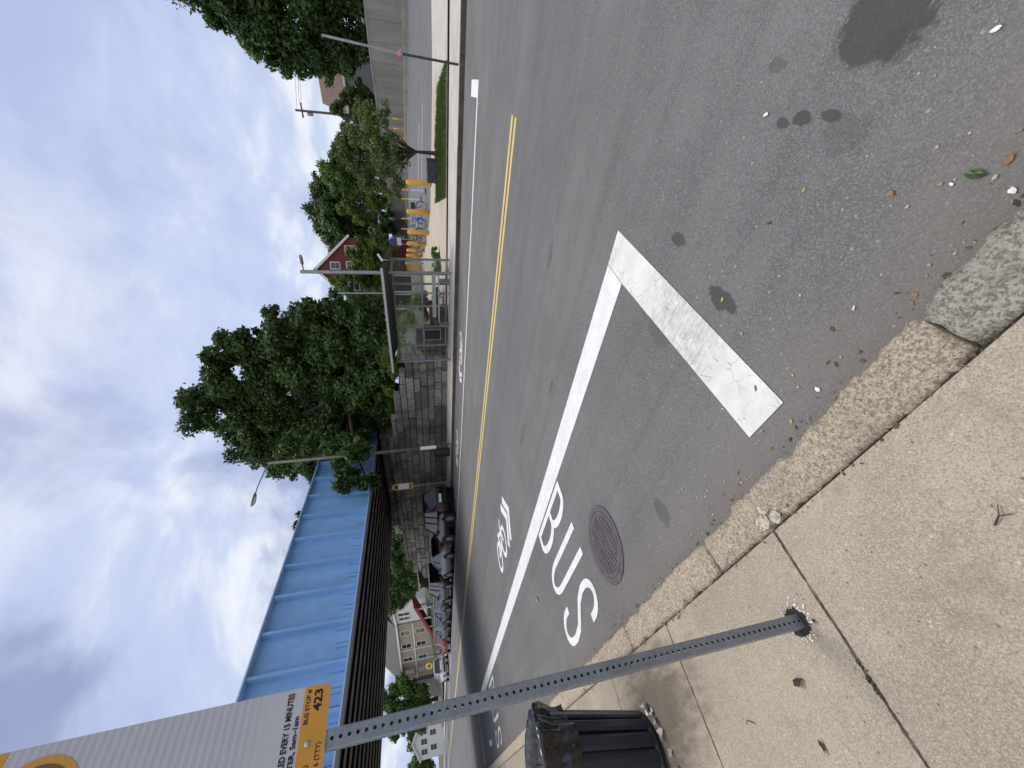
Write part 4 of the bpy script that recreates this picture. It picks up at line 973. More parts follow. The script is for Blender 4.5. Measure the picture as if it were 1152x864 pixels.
mb = MB(); mb.tube([(-.002, -.005, .78), (-.004, -.01, 1.62)], [.100, .096], 16, False); mb.build('sticker', mat('white_band', (.72, .72, .70), .5), sl_, True)
# bin beside it
wb = thing('litter_bin', 'black bin on the far pavement beside the street lamp', 'litter bin', (-17.75, 13.85, .13))
mb = MB(); mb.lathe([(.27, 0), (.30, .03), (.30, .78), (.32, .80), (.32, .86), (.22, .88)], 24); mb.build('body', M_BLACK, wb)
mb = MB(); mb.lathe([(.15, .882), (.20, .885), (.19, .93), (.1, .95)], 20); mb.build('lid', M_BLACK, wb)
# far bus stop sign
fs = thing('bus_stop_sign', 'white and orange bus stop sign on a thin pole across the road under the bridge', 'sign', (-20.25, 13.5, .13))
mb = MB(); pole(mb, 0, 0, 0, 3.45, .028, .028, (-.05, -.05), 8); mb.build('pole', M_GREY, fs)
rotm = Matrix.Rotation(R(-25), 4, 'Z')
def fsq(poly, x0, x1, name, mt, par=fs):
    mb = MB(); mb.prism(poly, x0, x1, YZ); mb.v = [tuple(rotm @ Vector((x+.03, y, z))) for x, y, z in mb.v]; return mb.build(name, mt, par)
sp = fsq([(-.17, 2.17), (.17, 2.17), (.17, 3.2)]+[(.17*math.cos(R(a)), 3.2+.17*math.sin(R(a))) for a in range(10, 171, 20)]+[(-.17, 3.2)], -.004, .004, 'panel', mat('white_sheeting', (.68, .67, .63), .5))
fsq([(-.165, 2.18), (.165, 2.18), (.165, 2.42), (-.165, 2.42)], .0045, .006, 'orange_band', mat('orange_band', (.62, .33, .08), .5), sp)
fsq([(-.165, 3.0), (.165, 3.0)]+[(.165*math.cos(R(a)), 3.2+.165*math.sin(R(a))) for a in range(0, 181, 20)], .0045, .006, 'orange_band', M_SIGNY, sp)
fsq([(-.10, 3.04), (.10, 3.04), (.10, 3.2), (-.10, 3.2)], .0062, .007, 'pictogram', M_INK, sp)
fsq([(-.13, 2.25), (.13, 2.25), (.13, 2.36), (-.13, 2.36)], .0062, .007, 'number_plate', mat('brown_print', (.18, .08, .03), .6), sp)

# right-hand sign pole with a pink ribbon
rp = thing('sign_pole', 'leaning steel pole with a pink ribbon on the far pavement', 'pole', (-.64, 13.45, .13))
mb = MB(); mb.tube([(0, 0, 0), (.06, .02, 1.55)], .03, 8); mb.build('stub', mat('dark_steel', (.07, .075, .085), .6, .2, 4, .4), rp)
mb = MB(); mb.bar((.055, .02, 1.45), (.20, .03, 3.35), .075, .05); mb.build('upper_tube', M_GREY, rp)
o = scrap('pink_ribbon', 'bright pink ribbon bow tied to the leaning pole', 'ribbon', -.575, 13.40, 1.66, .105, mat('pink_ribbon', (.75, .22, .42), .5), 9, .3, rot=.3, shape=[(1, .55), (.35, .12), (.9, -.6), (.15, -.22), (-.5, -.8), (-.3, -.1), (-1, .2), (-.35, .25), (-.2, .8), (.2, .3)])
o.rotation_euler = (R(82), 0, R(20))

# grey block on the verge
sb = thing('stone_block', 'dark grey rough stone block on the grass beside the street tree', 'stone', (-4.6, 18.95, zg(18.95)+.03))
bm = bmesh.new(); bmesh.ops.create_cube(bm, size=1); bmesh.ops.subdivide_edges(bm, edges=bm.edges[:], cuts=5, use_grid_fill=True)
rnd = random.Random(6)
for v in bm.verts: v.co = Vector((v.co.x*.86, v.co.y*.6, (v.co.z+.5)*.48))+Vector((rnd.gauss(0, .012), rnd.gauss(0, .012), rnd.gauss(0, .012)))
me = bpy.data.meshes.new('block'); bm.to_mesh(me); bm.free(); me.materials.append(granite_mat('dark_block', (.085, .085, .088), 20)); o = bpy.data.objects.new('block', me); col.objects.link(o); o.parent = sb

# yellow bollards
M_BOL = mat('yellow_bollard_paint', (.80, .43, .06), .5, .08, 3)
BL = ('nearest yellow bollard, standing alone beside the grass verge', 'second yellow bollard, right in front of the blue bicycle', 'third yellow bollard, next along after the blue bicycle', 'fourth yellow bollard counted from the grass verge', 'fifth yellow bollard counted from the grass verge', 'sixth yellow bollard counted from the grass verge', 'seventh yellow bollard counted from the grass verge', 'farthest yellow bollard of the row, close to the shelter')
proto = None
for lab, (x, y) in zip(BL, ((-6.0, 22.14), (-7.89, 23.47), (-9.42, 24.36), (-11.06, 26.61), (-12.31, 28.39), (-13.6, 30.41), (-14.99, 32.72), (-16.4, 35.0))):
    if proto is None:
        o = thing('bollard', lab, 'bollard', (x, y, zg(y)+.03), 0, 'yellow bollards along the plaza'); proto = o
        mb = MB(); mb.lathe([(.13, 0), (.13, 1.20), (.11, 1.25), (.06, 1.28)], 18); mb.build('post', M_BOL, o, True)
        mb = MB(); mb.lathe([(.15, -.03), (.15, .012), (.11, .02)], 18); mb.build('collar', M_CONC2, o)
    else:
        o = copy_tree(proto); o.location = (x, y, zg(y)+.03); o['label'] = lab
proto = None
for lab, (x, y) in zip(('slim yellow bollard by the wall, nearest the tall corner tree', 'slim yellow bollard by the wall, middle of three', 'slim yellow bollard by the wall, right behind the street tree'), ((-6.9, 46.2), (-7.9, 47.3), (-8.9, 48.4))):
    if proto is None:
        o = thing('bollard', lab, 'bollard', (x, y, zg(y)+.12), 0, 'slim bollards by the concrete wall'); proto = o
        mb = MB(); mb.lathe([(.075, -.1), (.075, 1.15), (.05, 1.22)], 12); mb.build('post', M_BOL, o, True)
        mb = MB(); mb.lathe([(.077, .92), (.077, 1.02)], 12); mb.build('band', M_L6, o)
    else: o = copy_tree(proto); o.location = (x, y, zg(y)+.12); o['label'] = lab
# white/yellow delineator posts
proto = None
for lab, (x, y) in zip(('white delineator post with yellow top and black foot, nearest one', 'second white delineator post with yellow top, farther into the lot', 'white delineator post with yellow top behind the blue bicycle', 'last white delineator post with yellow top by the wall sign'), ((-7.52, 26.13), (-9.3, 30.2), (-12.2, 34.5), (-14.4, 38.0))):
    if proto is None:
        o = thing('delineator_post', lab, 'post', (x, y, zg(y)), 0, 'delineator posts in the lot'); proto = o
        mb = MB(); mb.lathe([(.05, .08), (.045, .95)], 12); mb.build('shaft', M_L6, o)
        mb = MB(); mb.lathe([(.055, .952), (.055, 1.35), (.03, 1.38)], 12); mb.build('head', M_BOL, o)
        mb = MB(); mb.lathe([(.18, 0), (.17, .05), (.06, .08)], 12); mb.build('foot', M_BLACK, o)
    else: o = copy_tree(proto); o.location = (x, y, zg(y)); o['label'] = lab
for lab, (x, y) in (('small white parking sign on the wall behind the nearest delineator post', (-13.4, 52.6)), ('small white parking sign on the wall behind the blue bicycle', (-21.6, 60.6))):
    o = thing('wall_sign', lab, 'sign', (x, y, zg(y)+1.9), R(-45), 'parking signs on the concrete wall')
    mb = MB(); mb.box(-.45, .45, -.03, 0, 0, .75); mb.build('plate', M_L6, o)
    mb = MB(); mb.box(-.36, .36, -.045, -.031, .42, .62); mb.box(-.36, .36, -.045, -.031, .12, .30); mb.build('print', mat('blue_grey_print', (.2, .28, .4), .6), o)
    mb = MB(); mb.tube([(0, .03, -1.9), (0, .03, .7)], .03, 8); mb.build('stake', M_GREY, o)

# ---- bicycles
def bicycle(label, x, y, rz, frame_m, basket=False, group='bicycles parked by the bollards'):
    b = thing('bicycle', label, 'bicycle', (x, y, zg(y)+.03), rz, group)
    for xx in (-.52, .52):
        wmb = MB(); wmb.torus((xx, 0, .34), .315, .022); wh_ = wmb.build('wheel', M_BLACK, b)
        s = MB()
        for k in range(8): a = math.pi*k/8; s.tube([(xx-.3*math.cos(a), 0, .34-.3*math.sin(a)), (xx+.3*math.cos(a), 0, .34+.3*math.sin(a))], .004, 4)
        s.build('spokes', M_GREY, wh_)
    f_ = MB()
    for a, c_ in (((-.52, .34), (-.12, .30)), ((-.52, .34), (-.2, .74)), ((-.12, .30), (-.24, .84)), ((-.12, .30), (.36, .72)), ((-.2, .74), (.34, .82)), ((.52, .34), (.34, .95))):
        f_.tube([(a[0], 0, a[1]), (c_[0], 0, c_[1])], .024, 7)
    f_.build('frame', frame_m, b)
    s = MB(); s.box(-.36, -.14, -.06, .06, .86, .91); s.build('saddle', M_BLACK, b)
    s = MB(); s.tube([(.26, -.28, .98), (.35, -.12, 1.0), (.35, .12, 1.0), (.26, .28, .98)], .016, 7); s.build('handlebar', M_BLACK, b)
    if basket:
        s = MB(); s.box(.42, .70, -.17, .17, .70, .95); s.build('basket', M_BLACK, b)
        s = MB(); s.box(-.74, -.42, -.03, .03, .64, .71); s.build('mudguard', mat('white_mudguard', (.7, .72, .75), .5), b)
    return b
M_BKB = glossy('blue_bike_paint', (.02, .09, .50), .4); M_BKK = glossy('black_bike_paint', (.015, .015, .018), .4)
bicycle('blue share bicycle with white mudguard parked beyond the second yellow bollard', -8.75, 25.4, R(35), M_BKB, True)
for lab, (x, y) in (('black bicycle parked next to the blue one', (-10.2, 26.6)), ('black bicycle between the fourth and fifth yellow bollards', (-11.5, 28.3)), ('black bicycle by the sixth yellow bollard', (-12.7, 30.2)), ('farthest black bicycle, by the seventh yellow bollard', (-14.0, 32.2))):
    bicycle(lab, x, y, R(40), M_BKK)

# yellow barrier board and blue panel seen beside the shelter
yb = thing('barrier_board', 'solid yellow barrier board at the end of the bollard row', 'barrier', (-14.2, 29.6, zg(29.6)), R(-45))
mb = MB(); mb.box(-.75, .75, -.03, .03, .25, 1.35); mb.build('board', M_BOL, yb)
mb = MB(); mb.box(-.7, -.6, .031, .1, -.05, 1.3); mb.box(.6, .7, .031, .1, -.05, 1.3); mb.build('leg', M_GREY, yb)
bs_ = thing('map_board', 'blue map board with a white foot seen past the shelter end', 'sign', (-14.0, 34.0, zg(34)), R(-45))
mb = MB(); mb.box(-.7, .7, -.04, .04, 1.55, 1.9); mb.build('foot_panel', M_L6, bs_)
mb = MB(); mb.prism([(-.7, 1.905), (.7, 1.905), (.7, 2.1)]+[(.7*math.cos(R(a)), 2.1+.5*math.sin(R(a))) for a in range(15, 170, 15)]+[(-.7, 2.1)], -.04, .04, lambda x, z, y: (x, y, z)); mb.build('blue_panel', mat('navy_panel', (.03, .05, .22), .5), bs_)
mb = MB(); mb.tube([(-.5, 0, -.1), (-.5, 0, 1.55)], .04, 8); mb.build('leg', M_GREY, bs_)
mb = MB(); mb.tube([(.5, 0, -.1), (.5, 0, 1.55)], .04, 8); mb.build('leg', M_GREY, bs_)

# ---- station stair house behind the shelter
st = thing('stair_house', 'pale concrete stair enclosure seen through the shelter glass', 'building', (-16.9, 30.5, zg(30.5)), R(30))
st.scale = (.42, .6, .8)
M_PALE = mat('pale_render', (.40, .38, .34), .85, .1, 1)
mb = MB(); mb.box(-3.5, 3.5, -.15, .15, -.2, 1.3); mb.box(-3.5, -3.1, -.15, .15, 1.3, 3.2); mb.box(-.6, .2, -.15, .15, 1.3, 3.2); mb.box(3.1, 3.5, -.15, .15, 1.3, 3.2); mb.box(-3.5, 3.5, -.15, .15, 3.2, 3.6); mb.box(-3.5, 3.5, .2, 4, -.2, 3.3); mb.build('wall', M_PALE, st)
mb = MB(); mb.box(-3.1, -.6, -.02, .05, 1.3, 3.2); mb.box(.2, 3.1, -.02, .05, 1.3, 3.2); mb.build('opening', M_BLACK, st)
mb = MB(); mb.box(-3.8, 3.8, -.5, 4.2, 3.6, 3.75); mb.build('roof', M_CONC2, st)
mb = MB()
for k in range(9): mb.bar((-3.3+k*.8, -.6, 0), (-3.3+k*.8, -.6, 1.1-.06*k), .04)
mb.bar((-3.4, -.6, 1.12), (3.2, -.6, .6), .05); mb.build('handrail', M_GREY, st)

# ------------------------------------------------------------------ bus shelter
sh = thing('bus_shelter', 'grey steel and glass bus shelter with a dark tilted roof', 'bus shelter', (-9.3, 14.9, .13))
M_SHF = mat('shelter_steel', (.27, .29, .30), .45, .1, 4, .5)
M_GLASS = bpy.data.materials.new('shelter_glass'); M_GLASS.use_nodes = True; T = NT(M_GLASS.node_tree); T.n.clear()
fr = T.node('ShaderNodeFresnel', {'IOR': 1.45}).outputs[0]
tr = T.node('ShaderNodeBsdfTransparent', {'Color': (.95, .97, .965)}); gl = T.node('ShaderNodeBsdfGlossy', {'Color': (1, 1, 1), 'Roughness': .05})
df = T.node('ShaderNodeBsdfDiffuse', {'Color': (.5, .52, .52)})
P = T.node('ShaderNodeTexCoord').outputs['Object']
m1 = T.node('ShaderNodeMixShader', {0: T.math('MULTIPLY', fr, .35), 1: tr.outputs[0], 2: gl.outputs[0]})
m2 = T.node('ShaderNodeMixShader', {0: T.math('MULTIPLY_ADD', T.noise(P, 2, 4), .03, .0), 1: m1.outputs[0], 2: df.outputs[0]})
T.node('ShaderNodeOutputMaterial', {0: m2.outputs[0]})
xl, xr, yf_, yb_ = -2.15, 2.2, -.6, .6
for i, x in enumerate((xl, -1.08, 0, 1.1, xr)):
    s = MB(); s.box(x-.035, x+.035, yb_-.035, yb_+.035, 0, 2.38); s.build('post', M_SHF, sh)
for x in (xl, xr):
    s = MB(); s.box(x-.035, x+.035, yf_-.035, yf_+.035, 0, 2.42); s.build('post', M_SHF, sh)
s = MB()
for z in (.12, 1.15, 2.32): s.box(xl+.036, xr-.036, yb_-.025, yb_+.025, z-.03, z+.03)
for x in (xl, xr):
    for z in (.12, 1.15, 2.30): s.box(x-.025, x+.025, yf_+.036, yb_-.036, z-.03, z+.03)
s.build('rail', M_SHF, sh)
ed = [xl, -1.08, 0, 1.1, xr]
for a, b in zip(ed, ed[1:]):
    s = MB(); s.box(a+.04, b-.04, yb_-.006, yb_+.006, .16, 2.28); s.build('glass_pane', M_GLASS, sh)
for x in (xl, xr):
    s = MB(); s.box(x-.006, x+.006, yf_+.04, yb_-.04, .16, 2.26); s.build('glass_pane', M_GLASS, sh)
# roof: shallow barrel, dark below
rf = MB(); n = 10; M_ROOFD = mat('shelter_roof', (.014, .015, .018), .6)
up_, lo_ = [], []
for i in range(n+1):
    t = i/n; y = -1.15+t*2.15; z = 2.60-.24*t+.10*math.sin(math.pi*t); up_.append((y, z+.03)); lo_.append((y, z-.05))
poly = up_+lo_[::-1]
rf.prism(poly, -2.3, 2.62, lambda y, z, x: (x, y, z)); rf.build('roof', M_ROOFD, sh)
s = MB(); s.box(-2.33, 2.65, -1.19, -1.152, 2.55, 2.64); s.build('fascia', mat('fascia_metal', (.55, .56, .56), .4, .05, 3, .5), sh)
s = MB()
for q in range(4): s.box(-.5, 1.7, .02+q*.12, .11+q*.12, .44, .475)
s.box(-.5, 1.7, .48, .51, .56, .72); s.build('bench_seat', mat('brushed_metal', (.5, .54, .57), .35, .1, 5, .5), sh)
for x in (-.8, 1.4):
    s = MB(); s.box(x-.03, x+.03, .15, .45, 0, .438); s.build('bench_leg', M_SHF, sh)
s = MB(); s.box(-1.75, -1.15, .45, .52, .35, 1.15); fr_ = s.build('poster_frame', M_SHF, sh)
s = MB(); s.box(-1.7, -1.2, .43, .449, .40, 1.10); s.build('poster', M_BLACK, fr_)
# tall lamp and thin pole behind the shelter
lp = thing('street_lamp', 'straight grey lamp post with one cobra head rising behind the shelter', 'street lamp', (-7.83, 15.75, .13))
mb = MB(); mb.tube([(0, 0, 0), (0, 0, 5.85)], [.085, .07], 10); mb.build('pole', M_GREY, lp)
mb = MB(); mb.tube([(0, 0, 5.72), (.25, .05, 5.74)], .03, 8); mb.build('arm', M_GREY, lp)
mb = MB(); mb.lathe([(.02, -.05), (.13, -.04), (.15, .02), (.06, .09)], 14); mb.v = [(x*1.5+.46, y*.8+.08, z+5.73) for x, y, z in mb.v]; mb.build('lamp_head', M_GREY, lp, True)
tp = MB(); tp.tube([(0, 0, 0), (0, 0, 4.6)], .035, 8); tp = tp.build('thin_pole', M_GREY); tp.location = (-8.7, 15.6, .13); tag(tp, 'thin bare grey pole rising behind the shelter roof', 'pole')
fl_ = thing('flag_sign', 'small white sign tilted above the shelter roof end', 'sign', (-6.55, 14.6, .13))
mb = MB(); mb.tube([(.0, -.4, 2.35), (.0, -.4, 2.62)], .02, 6); mb.build('stem', M_GREY, fl_)
mb = MB(); mb.bar((-.02, -.45, 2.56), (.24, -.45, 2.70), .02, .07); mb.build('plate', M_L6, fl_)
fl_.parent = None

# ------------------------------------------------------------------ cars
M_TYRE = mat('tyre_rubber', (.015, .015, .016), .85); M_RIM = mat('wheel_rim', (.14, .145, .15), .35, .05, 4, .8)
M_CGLASS = glossy('car_glass', (.012, .014, .017), .06, spec=.5)
M_TAIL = glossy('tail_lamp', (.30, .012, .012), .25); M_HEADL = glossy('headlight', (.6, .62, .63), .15); M_TRIM = mat('dark_trim', (.012, .012, .013), .6); M_PLATE = mat('number_plate_white', (.7, .7, .68), .5)
def car(label, x, y, rz, paint, kind='sedan', L=4.6, Wd=1.8, H=1.45, z=0.0, group='cars queuing under the bridge', lod=True):
    c = thing('parked_car', label, 'car', (x, y, z), rz, group); h = Wd/2
    if kind == 'sedan': st_ = [(-.5, .42, .78, .80), (-.485, .30, .90, .90), (-.40, .24, .97, .97), (-.25, .22, .98, 1.0), (.12, .22, .95, 1.0), (.24, .22, .92, 1.0), (.36, .23, .84, .97), (.46, .28, .74, .90), (.5, .40, .62, .78)]
    else: st_ = [(-.5, .48, 1.02, .88), (-.488, .36, 1.08, .95), (-.40, .30, 1.10, 1.0), (-.2, .28, 1.10, 1.0), (.14, .28, 1.08, 1.0), (.22, .28, 1.06, 1.0), (.36, .29, 1.00, .98), (.47, .34, .92, .93), (.5, .46, .80, .84)]
    mb = MB()
    for (tx, zl, zt, hw) in st_:
        w_ = h*hw
        for s in (1, -1):
            ring = [(w_*.86, zl), (w_*.97, zl+.10), (w_, (zl+zt)/2), (w_*.97, zt-.09), (w_*.80, zt)]
            if s < 0: ring = ring[::-1]
            for yy, zz in ring: mb.v.append((tx*L, yy*s, zz))
    for i in range(len(st_)-1):
        for k in range(10): mb.f.append((i*10+k, i*10+(k+1) % 10, (i+1)*10+(k+1) % 10, (i+1)*10+k))
    mb.f.append(tuple(range(10))); mb.f.append(tuple((len(st_)-1)*10+k for k in range(10)))
    body = mb.build('body', paint, c, True)
    zb = .93 if kind == 'sedan' else 1.05
    if kind == 'sedan': bot = (-.40, .20); top = (-.20, .02)
    else: bot = (-.495, .22); top = (-.42, .06)
    g = MB(); wb_, wt_ = h*.88, h*.66
    def fr(b0, b1, t0, t1, wb, wt, z0, z1): return [(b0*L, -wb, z0), (b1*L, -wb, z0), (b1*L, wb, z0), (b0*L, wb, z0), (t0*L, -wt, z1), (t1*L, -wt, z1), (t1*L, wt, z1), (t0*L, wt, z1)]
    FS = [(3, 2, 1, 0), (4, 5, 6, 7), (0, 1, 5, 4), (1, 2, 6, 5), (2, 3, 7, 6), (3, 0, 4, 7)]
    g.add(fr(bot[0], bot[1], top[0], top[1], wb_, wt_, zb, H-.05), FS); g.build('windows', M_CGLASS, c)
    r = MB(); r.add(fr(top[0]-.015, top[1]+.015, top[0]+.01, top[1]-.02, wt_+.025, wt_-.10, H-.055, H), FS)
    for s in (-1, 1):
        for tb, tt in ((bot[0]+.012, top[0]+.008), (bot[1]-.012, top[1]-.008), (-.05 if kind == 'sedan' else -.12, -.06 if kind == 'sedan' else -.12), ) + (((-.30, -.28),) if kind != 'sedan' else ()):
            r.bar((tb*L, s*(wb_+.004), zb), (tt*L, s*(wt_+.006), H-.05), .07, .05)
    r.build('roof', paint, c)
    wr = .33 if kind == 'sedan' else .37
    for tx in (-.30, .31):
        for s in (-1, 1):
            Mw = Matrix.Translation((tx*L, s*(h-.10), wr)) @ Matrix.Rotation(math.pi/2, 4, 'X')
            w_ = MB(); w_.lathe([(wr*.62, -.11), (wr*.95, -.105), (wr, -.07), (wr, .07), (wr*.95, .105), (wr*.62, .11)], 20, M=Mw); wo = w_.build('wheel', M_TYRE, c, True)
            q = MB(); q.lathe([(wr*.2, -.113), (wr*.60, -.112), (wr*.60, .112), (wr*.2, .113)], 12, M=Mw); q.build('rim', M_RIM, wo)
            a_ = MB(); a_.lathe([(wr*1.18, -.085), (wr*1.18, .085)], 20, M=Matrix.Translation((tx*L, s*(h-.085), wr+.02)) @ Matrix.Rotation(math.pi/2, 4, 'X')); a_.build('wheel_arch', M_TRIM, c)
    zl = .72 if kind == 'sedan' else .92
    for s in (-1, 1):
        t_ = MB(); t_.box(-.503*L, -.46*L, s*h*.62-.13, s*h*.62+.13, zl-.02, zl+.14 if kind == 'sedan' else zl+.10); t_.build('tail_lamp', M_TAIL, c)
        t_ = MB(); t_.box(.45*L, .497*L, s*h*.62-.15, s*h*.62+.15, zl-.14, zl-.02); t_.build('headlight', M_HEADL, c)
        t_ = MB(); t_.box(bot[1]*L-.32, bot[1]*L-.16, s*(h+.02)-.07, s*(h+.02)+.07, zb-.02, zb+.11); t_.build('mirror', paint, c)
    t_ = MB(); t_.box(-.507*L, -.49*L, -.27, .27, zl-.16, zl-.02); t_.build('number_plate', M_PLATE, c)
    t_ = MB(); t_.box(-.508*L, -.43*L, -h*.80, h*.80, zl-.44, zl-.28); t_.box(.43*L, .507*L, -h*.76, h*.76, zl-.46, zl-.30); t_.build('bumper', M_TRIM if kind != 'sedan' else paint, c)
    return c
P_BLK = glossy('black_car_paint', (.006, .006, .007), .3, 0, .15); P_SIL = glossy('silver_car_paint', (.22, .235, .26), .4, .2, .1)
P_NAV = glossy('navy_car_paint', (.012, .018, .035), .4, 0, .1); P_GRY = glossy('grey_car_paint', (.06, .065, .075), .4, .1, .1)
P_RED = glossy('red_car_paint', (.24, .012, .014), .4, 0, .1); P_WHT = glossy('white_car_paint', (.62, .62, .62), .25, 0, .6)
PI = math.pi
car('black off-roader with a white plate, first car beside the far kerb', -21.4, 11.95, PI, P_BLK, 'suv', 3.9, 1.75, 1.78)
car('silver saloon car parked second, behind the black off-roader', -26.0, 11.8, PI, P_SIL, 'sedan', 4.7, 1.8, 1.45)
car('black tall car third in the line under the bridge', -30.9, 11.85, PI, P_BLK, 'suv', 4.5, 1.85, 1.72)
car('navy saloon with pale reflections in its glass, fourth in line', -35.6, 11.8, PI, P_NAV, 'sedan', 4.6, 1.8, 1.45)
car('grey saloon fifth in the line of cars', -40.2, 11.8, PI, P_GRY, 'sedan', 4.6, 1.8, 1.45)
car('dark red car sixth in the line of cars', -44.9, 11.8, PI, P_RED, 'sedan', 4.7, 1.8, 1.5)
car('white off-roader parked alone farther along the street', -57.5, 11.9, PI, P_WHT, 'suv', 4.7, 1.9, 1.75, group='cars parked farther off')

# ------------------------------------------------------------------ houses
M_TRIMW = mat('white_trim', (.68, .67, .64), .7, .06, 2)
M_WIN = glossy('window_glass', (.03, .035, .045), .12, spec=.6)
M_ROOFG = mat('grey_shingle', (.13, .12, .115), .9, .2, 2, bump=.3, bscale=8)
def house(name, label, loc, rz, w_, d_, eave, ridge, wall_m, roof_m, windows, gable_front=True, over=.35, extras=None):
    """front wall at local y=0 facing -y; windows: (x, z, w, h) on the front"""
    hs = thing(name, label, 'house', loc, rz)
    mb = MB(); mb.box(-w_/2, w_/2, 0, d_, -2.5, eave)
    if gable_front: mb.add([(-w_/2, 0, eave), (w_/2, 0, eave), (0, 0, ridge), (-w_/2, d_, eave), (w_/2, d_, eave), (0, d_, ridge)], [(0, 1, 2), (5, 4, 3)])
    mb.build('wall', wall_m, hs)
    rf = MB(); th = .18
    if gable_front:
        k = (ridge-eave)/(w_/2)
        for s in (-1, 1):
            a = (s*(w_/2+over), eave-over*k); poly = [(0, ridge+.02), a, (a[0], a[1]+th), (0, ridge+th+.05)]
            rf.prism(poly, -over, d_+over, lambda x, z, y: (x, y, z))
    else:
        k = (ridge-eave)/(d_/2)
        for s in (-1, 1):
            a = (d_/2+s*(d_/2+over), eave-over*k); poly = [(d_/2, ridge+.02), a, (a[0], a[1]+th), (d_/2, ridge+th+.05)]
            rf.prism(poly, -w_/2-over, w_/2+over, lambda y, z, x: (x, y, z))
    rfo = rf.build('roof', roof_m, hs)
    if gable_front:
        tr_ = MB(); k = (ridge-eave)/(w_/2)
        for s in (-1, 1): tr_.bar((0, -over-.03, ridge-.05), (s*(w_/2+over), -over-.03, eave-over*k-.05), .06, .34)
        tr_.build('rake_trim', M_TRIMW, rfo)
    else:
        tr_ = MB(); tr_.box(-w_/2-over, w_/2+over, -over-.06, -over-.005, eave-over*(ridge-eave)/(d_/2)-.22, eave-over*(ridge-eave)/(d_/2)+.1); tr_.build('eave_trim', M_TRIMW, rfo)
    for (x, z, ww, hh) in windows:
        f_ = MB(); f_.box(x-ww/2-.12, x+ww/2+.12, -.06, .02, z-.12, z+hh+.12); fo = f_.build('window', M_TRIMW, hs)
        p_ = MB(); p_.box(x-ww/2, x+ww/2, -.075, -.061, z, z+hh*.48); p_.box(x-ww/2, x+ww/2, -.075, -.061, z+hh*.52, z+hh); p_.build('pane', M_WIN, fo)
    return hs
M_RED = mat('red_clapboard', (.165, .045, .045), .85, .1, 3, bump=.2, bscale=20, stretch=(.1, .1, 3))
M_BEIGE = mat('beige_siding', (.34, .285, .23), .85, .08, 3, bump=.2, bscale=18, stretch=(.1, .1, 3))
M_WSID = mat('white_siding', (.62, .61, .60), .85, .06, 3); M_GSID = mat('grey_siding', (.19, .21, .25), .85, .1, 3, bump=.2, bscale=18, stretch=(.1, .1, 3))
M_DSID = mat('dark_grey_siding', (.13, .13, .13), .85, .1, 3)
face = lambda x, y: math.atan2(y, x)-math.pi/2
rz = math.atan2(60, -29)-math.pi/2
house('red_house', 'dark red gabled house with white trim beyond the trees', (-29.4, 60.0, 4.5), rz, 9.4, 12, 6.6, 11.5, M_RED, M_ROOFG, [(.6, 5.4, 1.1, 1.5), (2.9, 5.4, 1.1, 1.5), (.6, 8.0, .9, 1.2), (2.9, 2.6, 1.2, 1.5), (-2.5, 5.4, 1.1, 1.5)])
house('grey_house', 'blue grey house with a brown gabled roof beside the tall corner tree', (-5.6, 64.0, 4.5), -.05, 7.5, 10, 4.4, 7.6, M_GSID, mat('brown_shingle', (.14, .10, .08), .9, .2, 2), [(1.4, 3.4, .9, 1.4), (-1.6, 2.0, 1.0, 1.5), (2.6, 1.0, 1.0, 1.4)], False)
# houses past the bridge: fronts turned to the street
hw = house('white_house', 'white sided house end with dark windows past the bridge', (-70.5, 23.3, 2.2), 0, 9.5, 9, 5.6, 8.2, M_WSID, M_ROOFG, [(-2.6, 3.0, 1.0, 1.7), (-.6, 3.0, 1.0, 1.7), (2.2, .2, 1.0, 1.5)], False)
hb = house('beige_house', 'large beige sided house with white window trim past the bridge', (-83.5, 20.9, 2.2), R(15), 17, 9, 5.7, 9.6, M_BEIGE, M_ROOFG, [(6.0, 3.3, 1.1, 1.5), (6.0, .8, 1.1, 1.5), (2.2, 3.3, 1.1, 1.5), (2.2, .8, 1.1, 1.5), (-2.2, 3.3, 1.4, 1.5), (-2.2, .6, 1.4, 1.6), (-6, 3.3, 1.1, 1.4), (-6, .8, 1.1, 1.5)], False)
mb = MB(); mb.box(-2.6, -2.4, -.14, -.07, -.5, 5.5); mb.box(.9, 1.1, -.14, -.07, -.5, 5.5); mb.box(-8.5, 8.5, -.15, -.07, 2.6, 2.8); mb.build('trim_board', M_TRIMW, hb)
house('dark_house', 'low dark grey house next to the beige house', (-101, 18.2, 1.8), R(8), 10, 9, 4.2, 6.8, M_DSID, M_ROOFG, [(-2, 1.2, 1.2, 1.4), (2, 1.2, 1.2, 1.4)], False)
house('white_house', 'distant white house with red porch roof left of the sign post', (-140, 14.2, 1.5), R(78), 7, 9, 5.2, 7.0, M_WSID, M_ROOFG, [(-2, 3.2, 1.1, 1.5), (0, 3.2, 1.1, 1.5), (2, 3.2, 1.1, 1.5), (-1.5, .8, 1.1, 1.5), (1.5, .8, 1.1, 1.5)])
M_REDR = mat('red_metal_roof', (.22, .03, .03), .7, .15, 4)
pr = thing('stair_canopy', 'long sloping dark red canopy over steps below the white house', 'canopy', (-60, 21, 0))
mb = MB(); mb.add([(0, -.9, 4.0), (0, .9, 4.3), (-15.5, .9, 1.9), (-15.5, -.9, 1.6), (0, -.9, 3.55), (0, .9, 3.85), (-15.5, .9, 1.45), (-15.5, -.9, 1.15)], [(0, 1, 2, 3), (7, 6, 5, 4), (0, 4, 5, 1), (1, 5, 6, 2), (2, 6, 7, 3), (3, 7, 4, 0)]); mb.build('roof', M_REDR, pr)
for k in range(4):
    s = MB(); s.box(-1-4.2*k-.08, -1-4.2*k+.08, -.8, -.64, .3, 3.4-.65*k); s.build('post', M_TRIMW, pr)
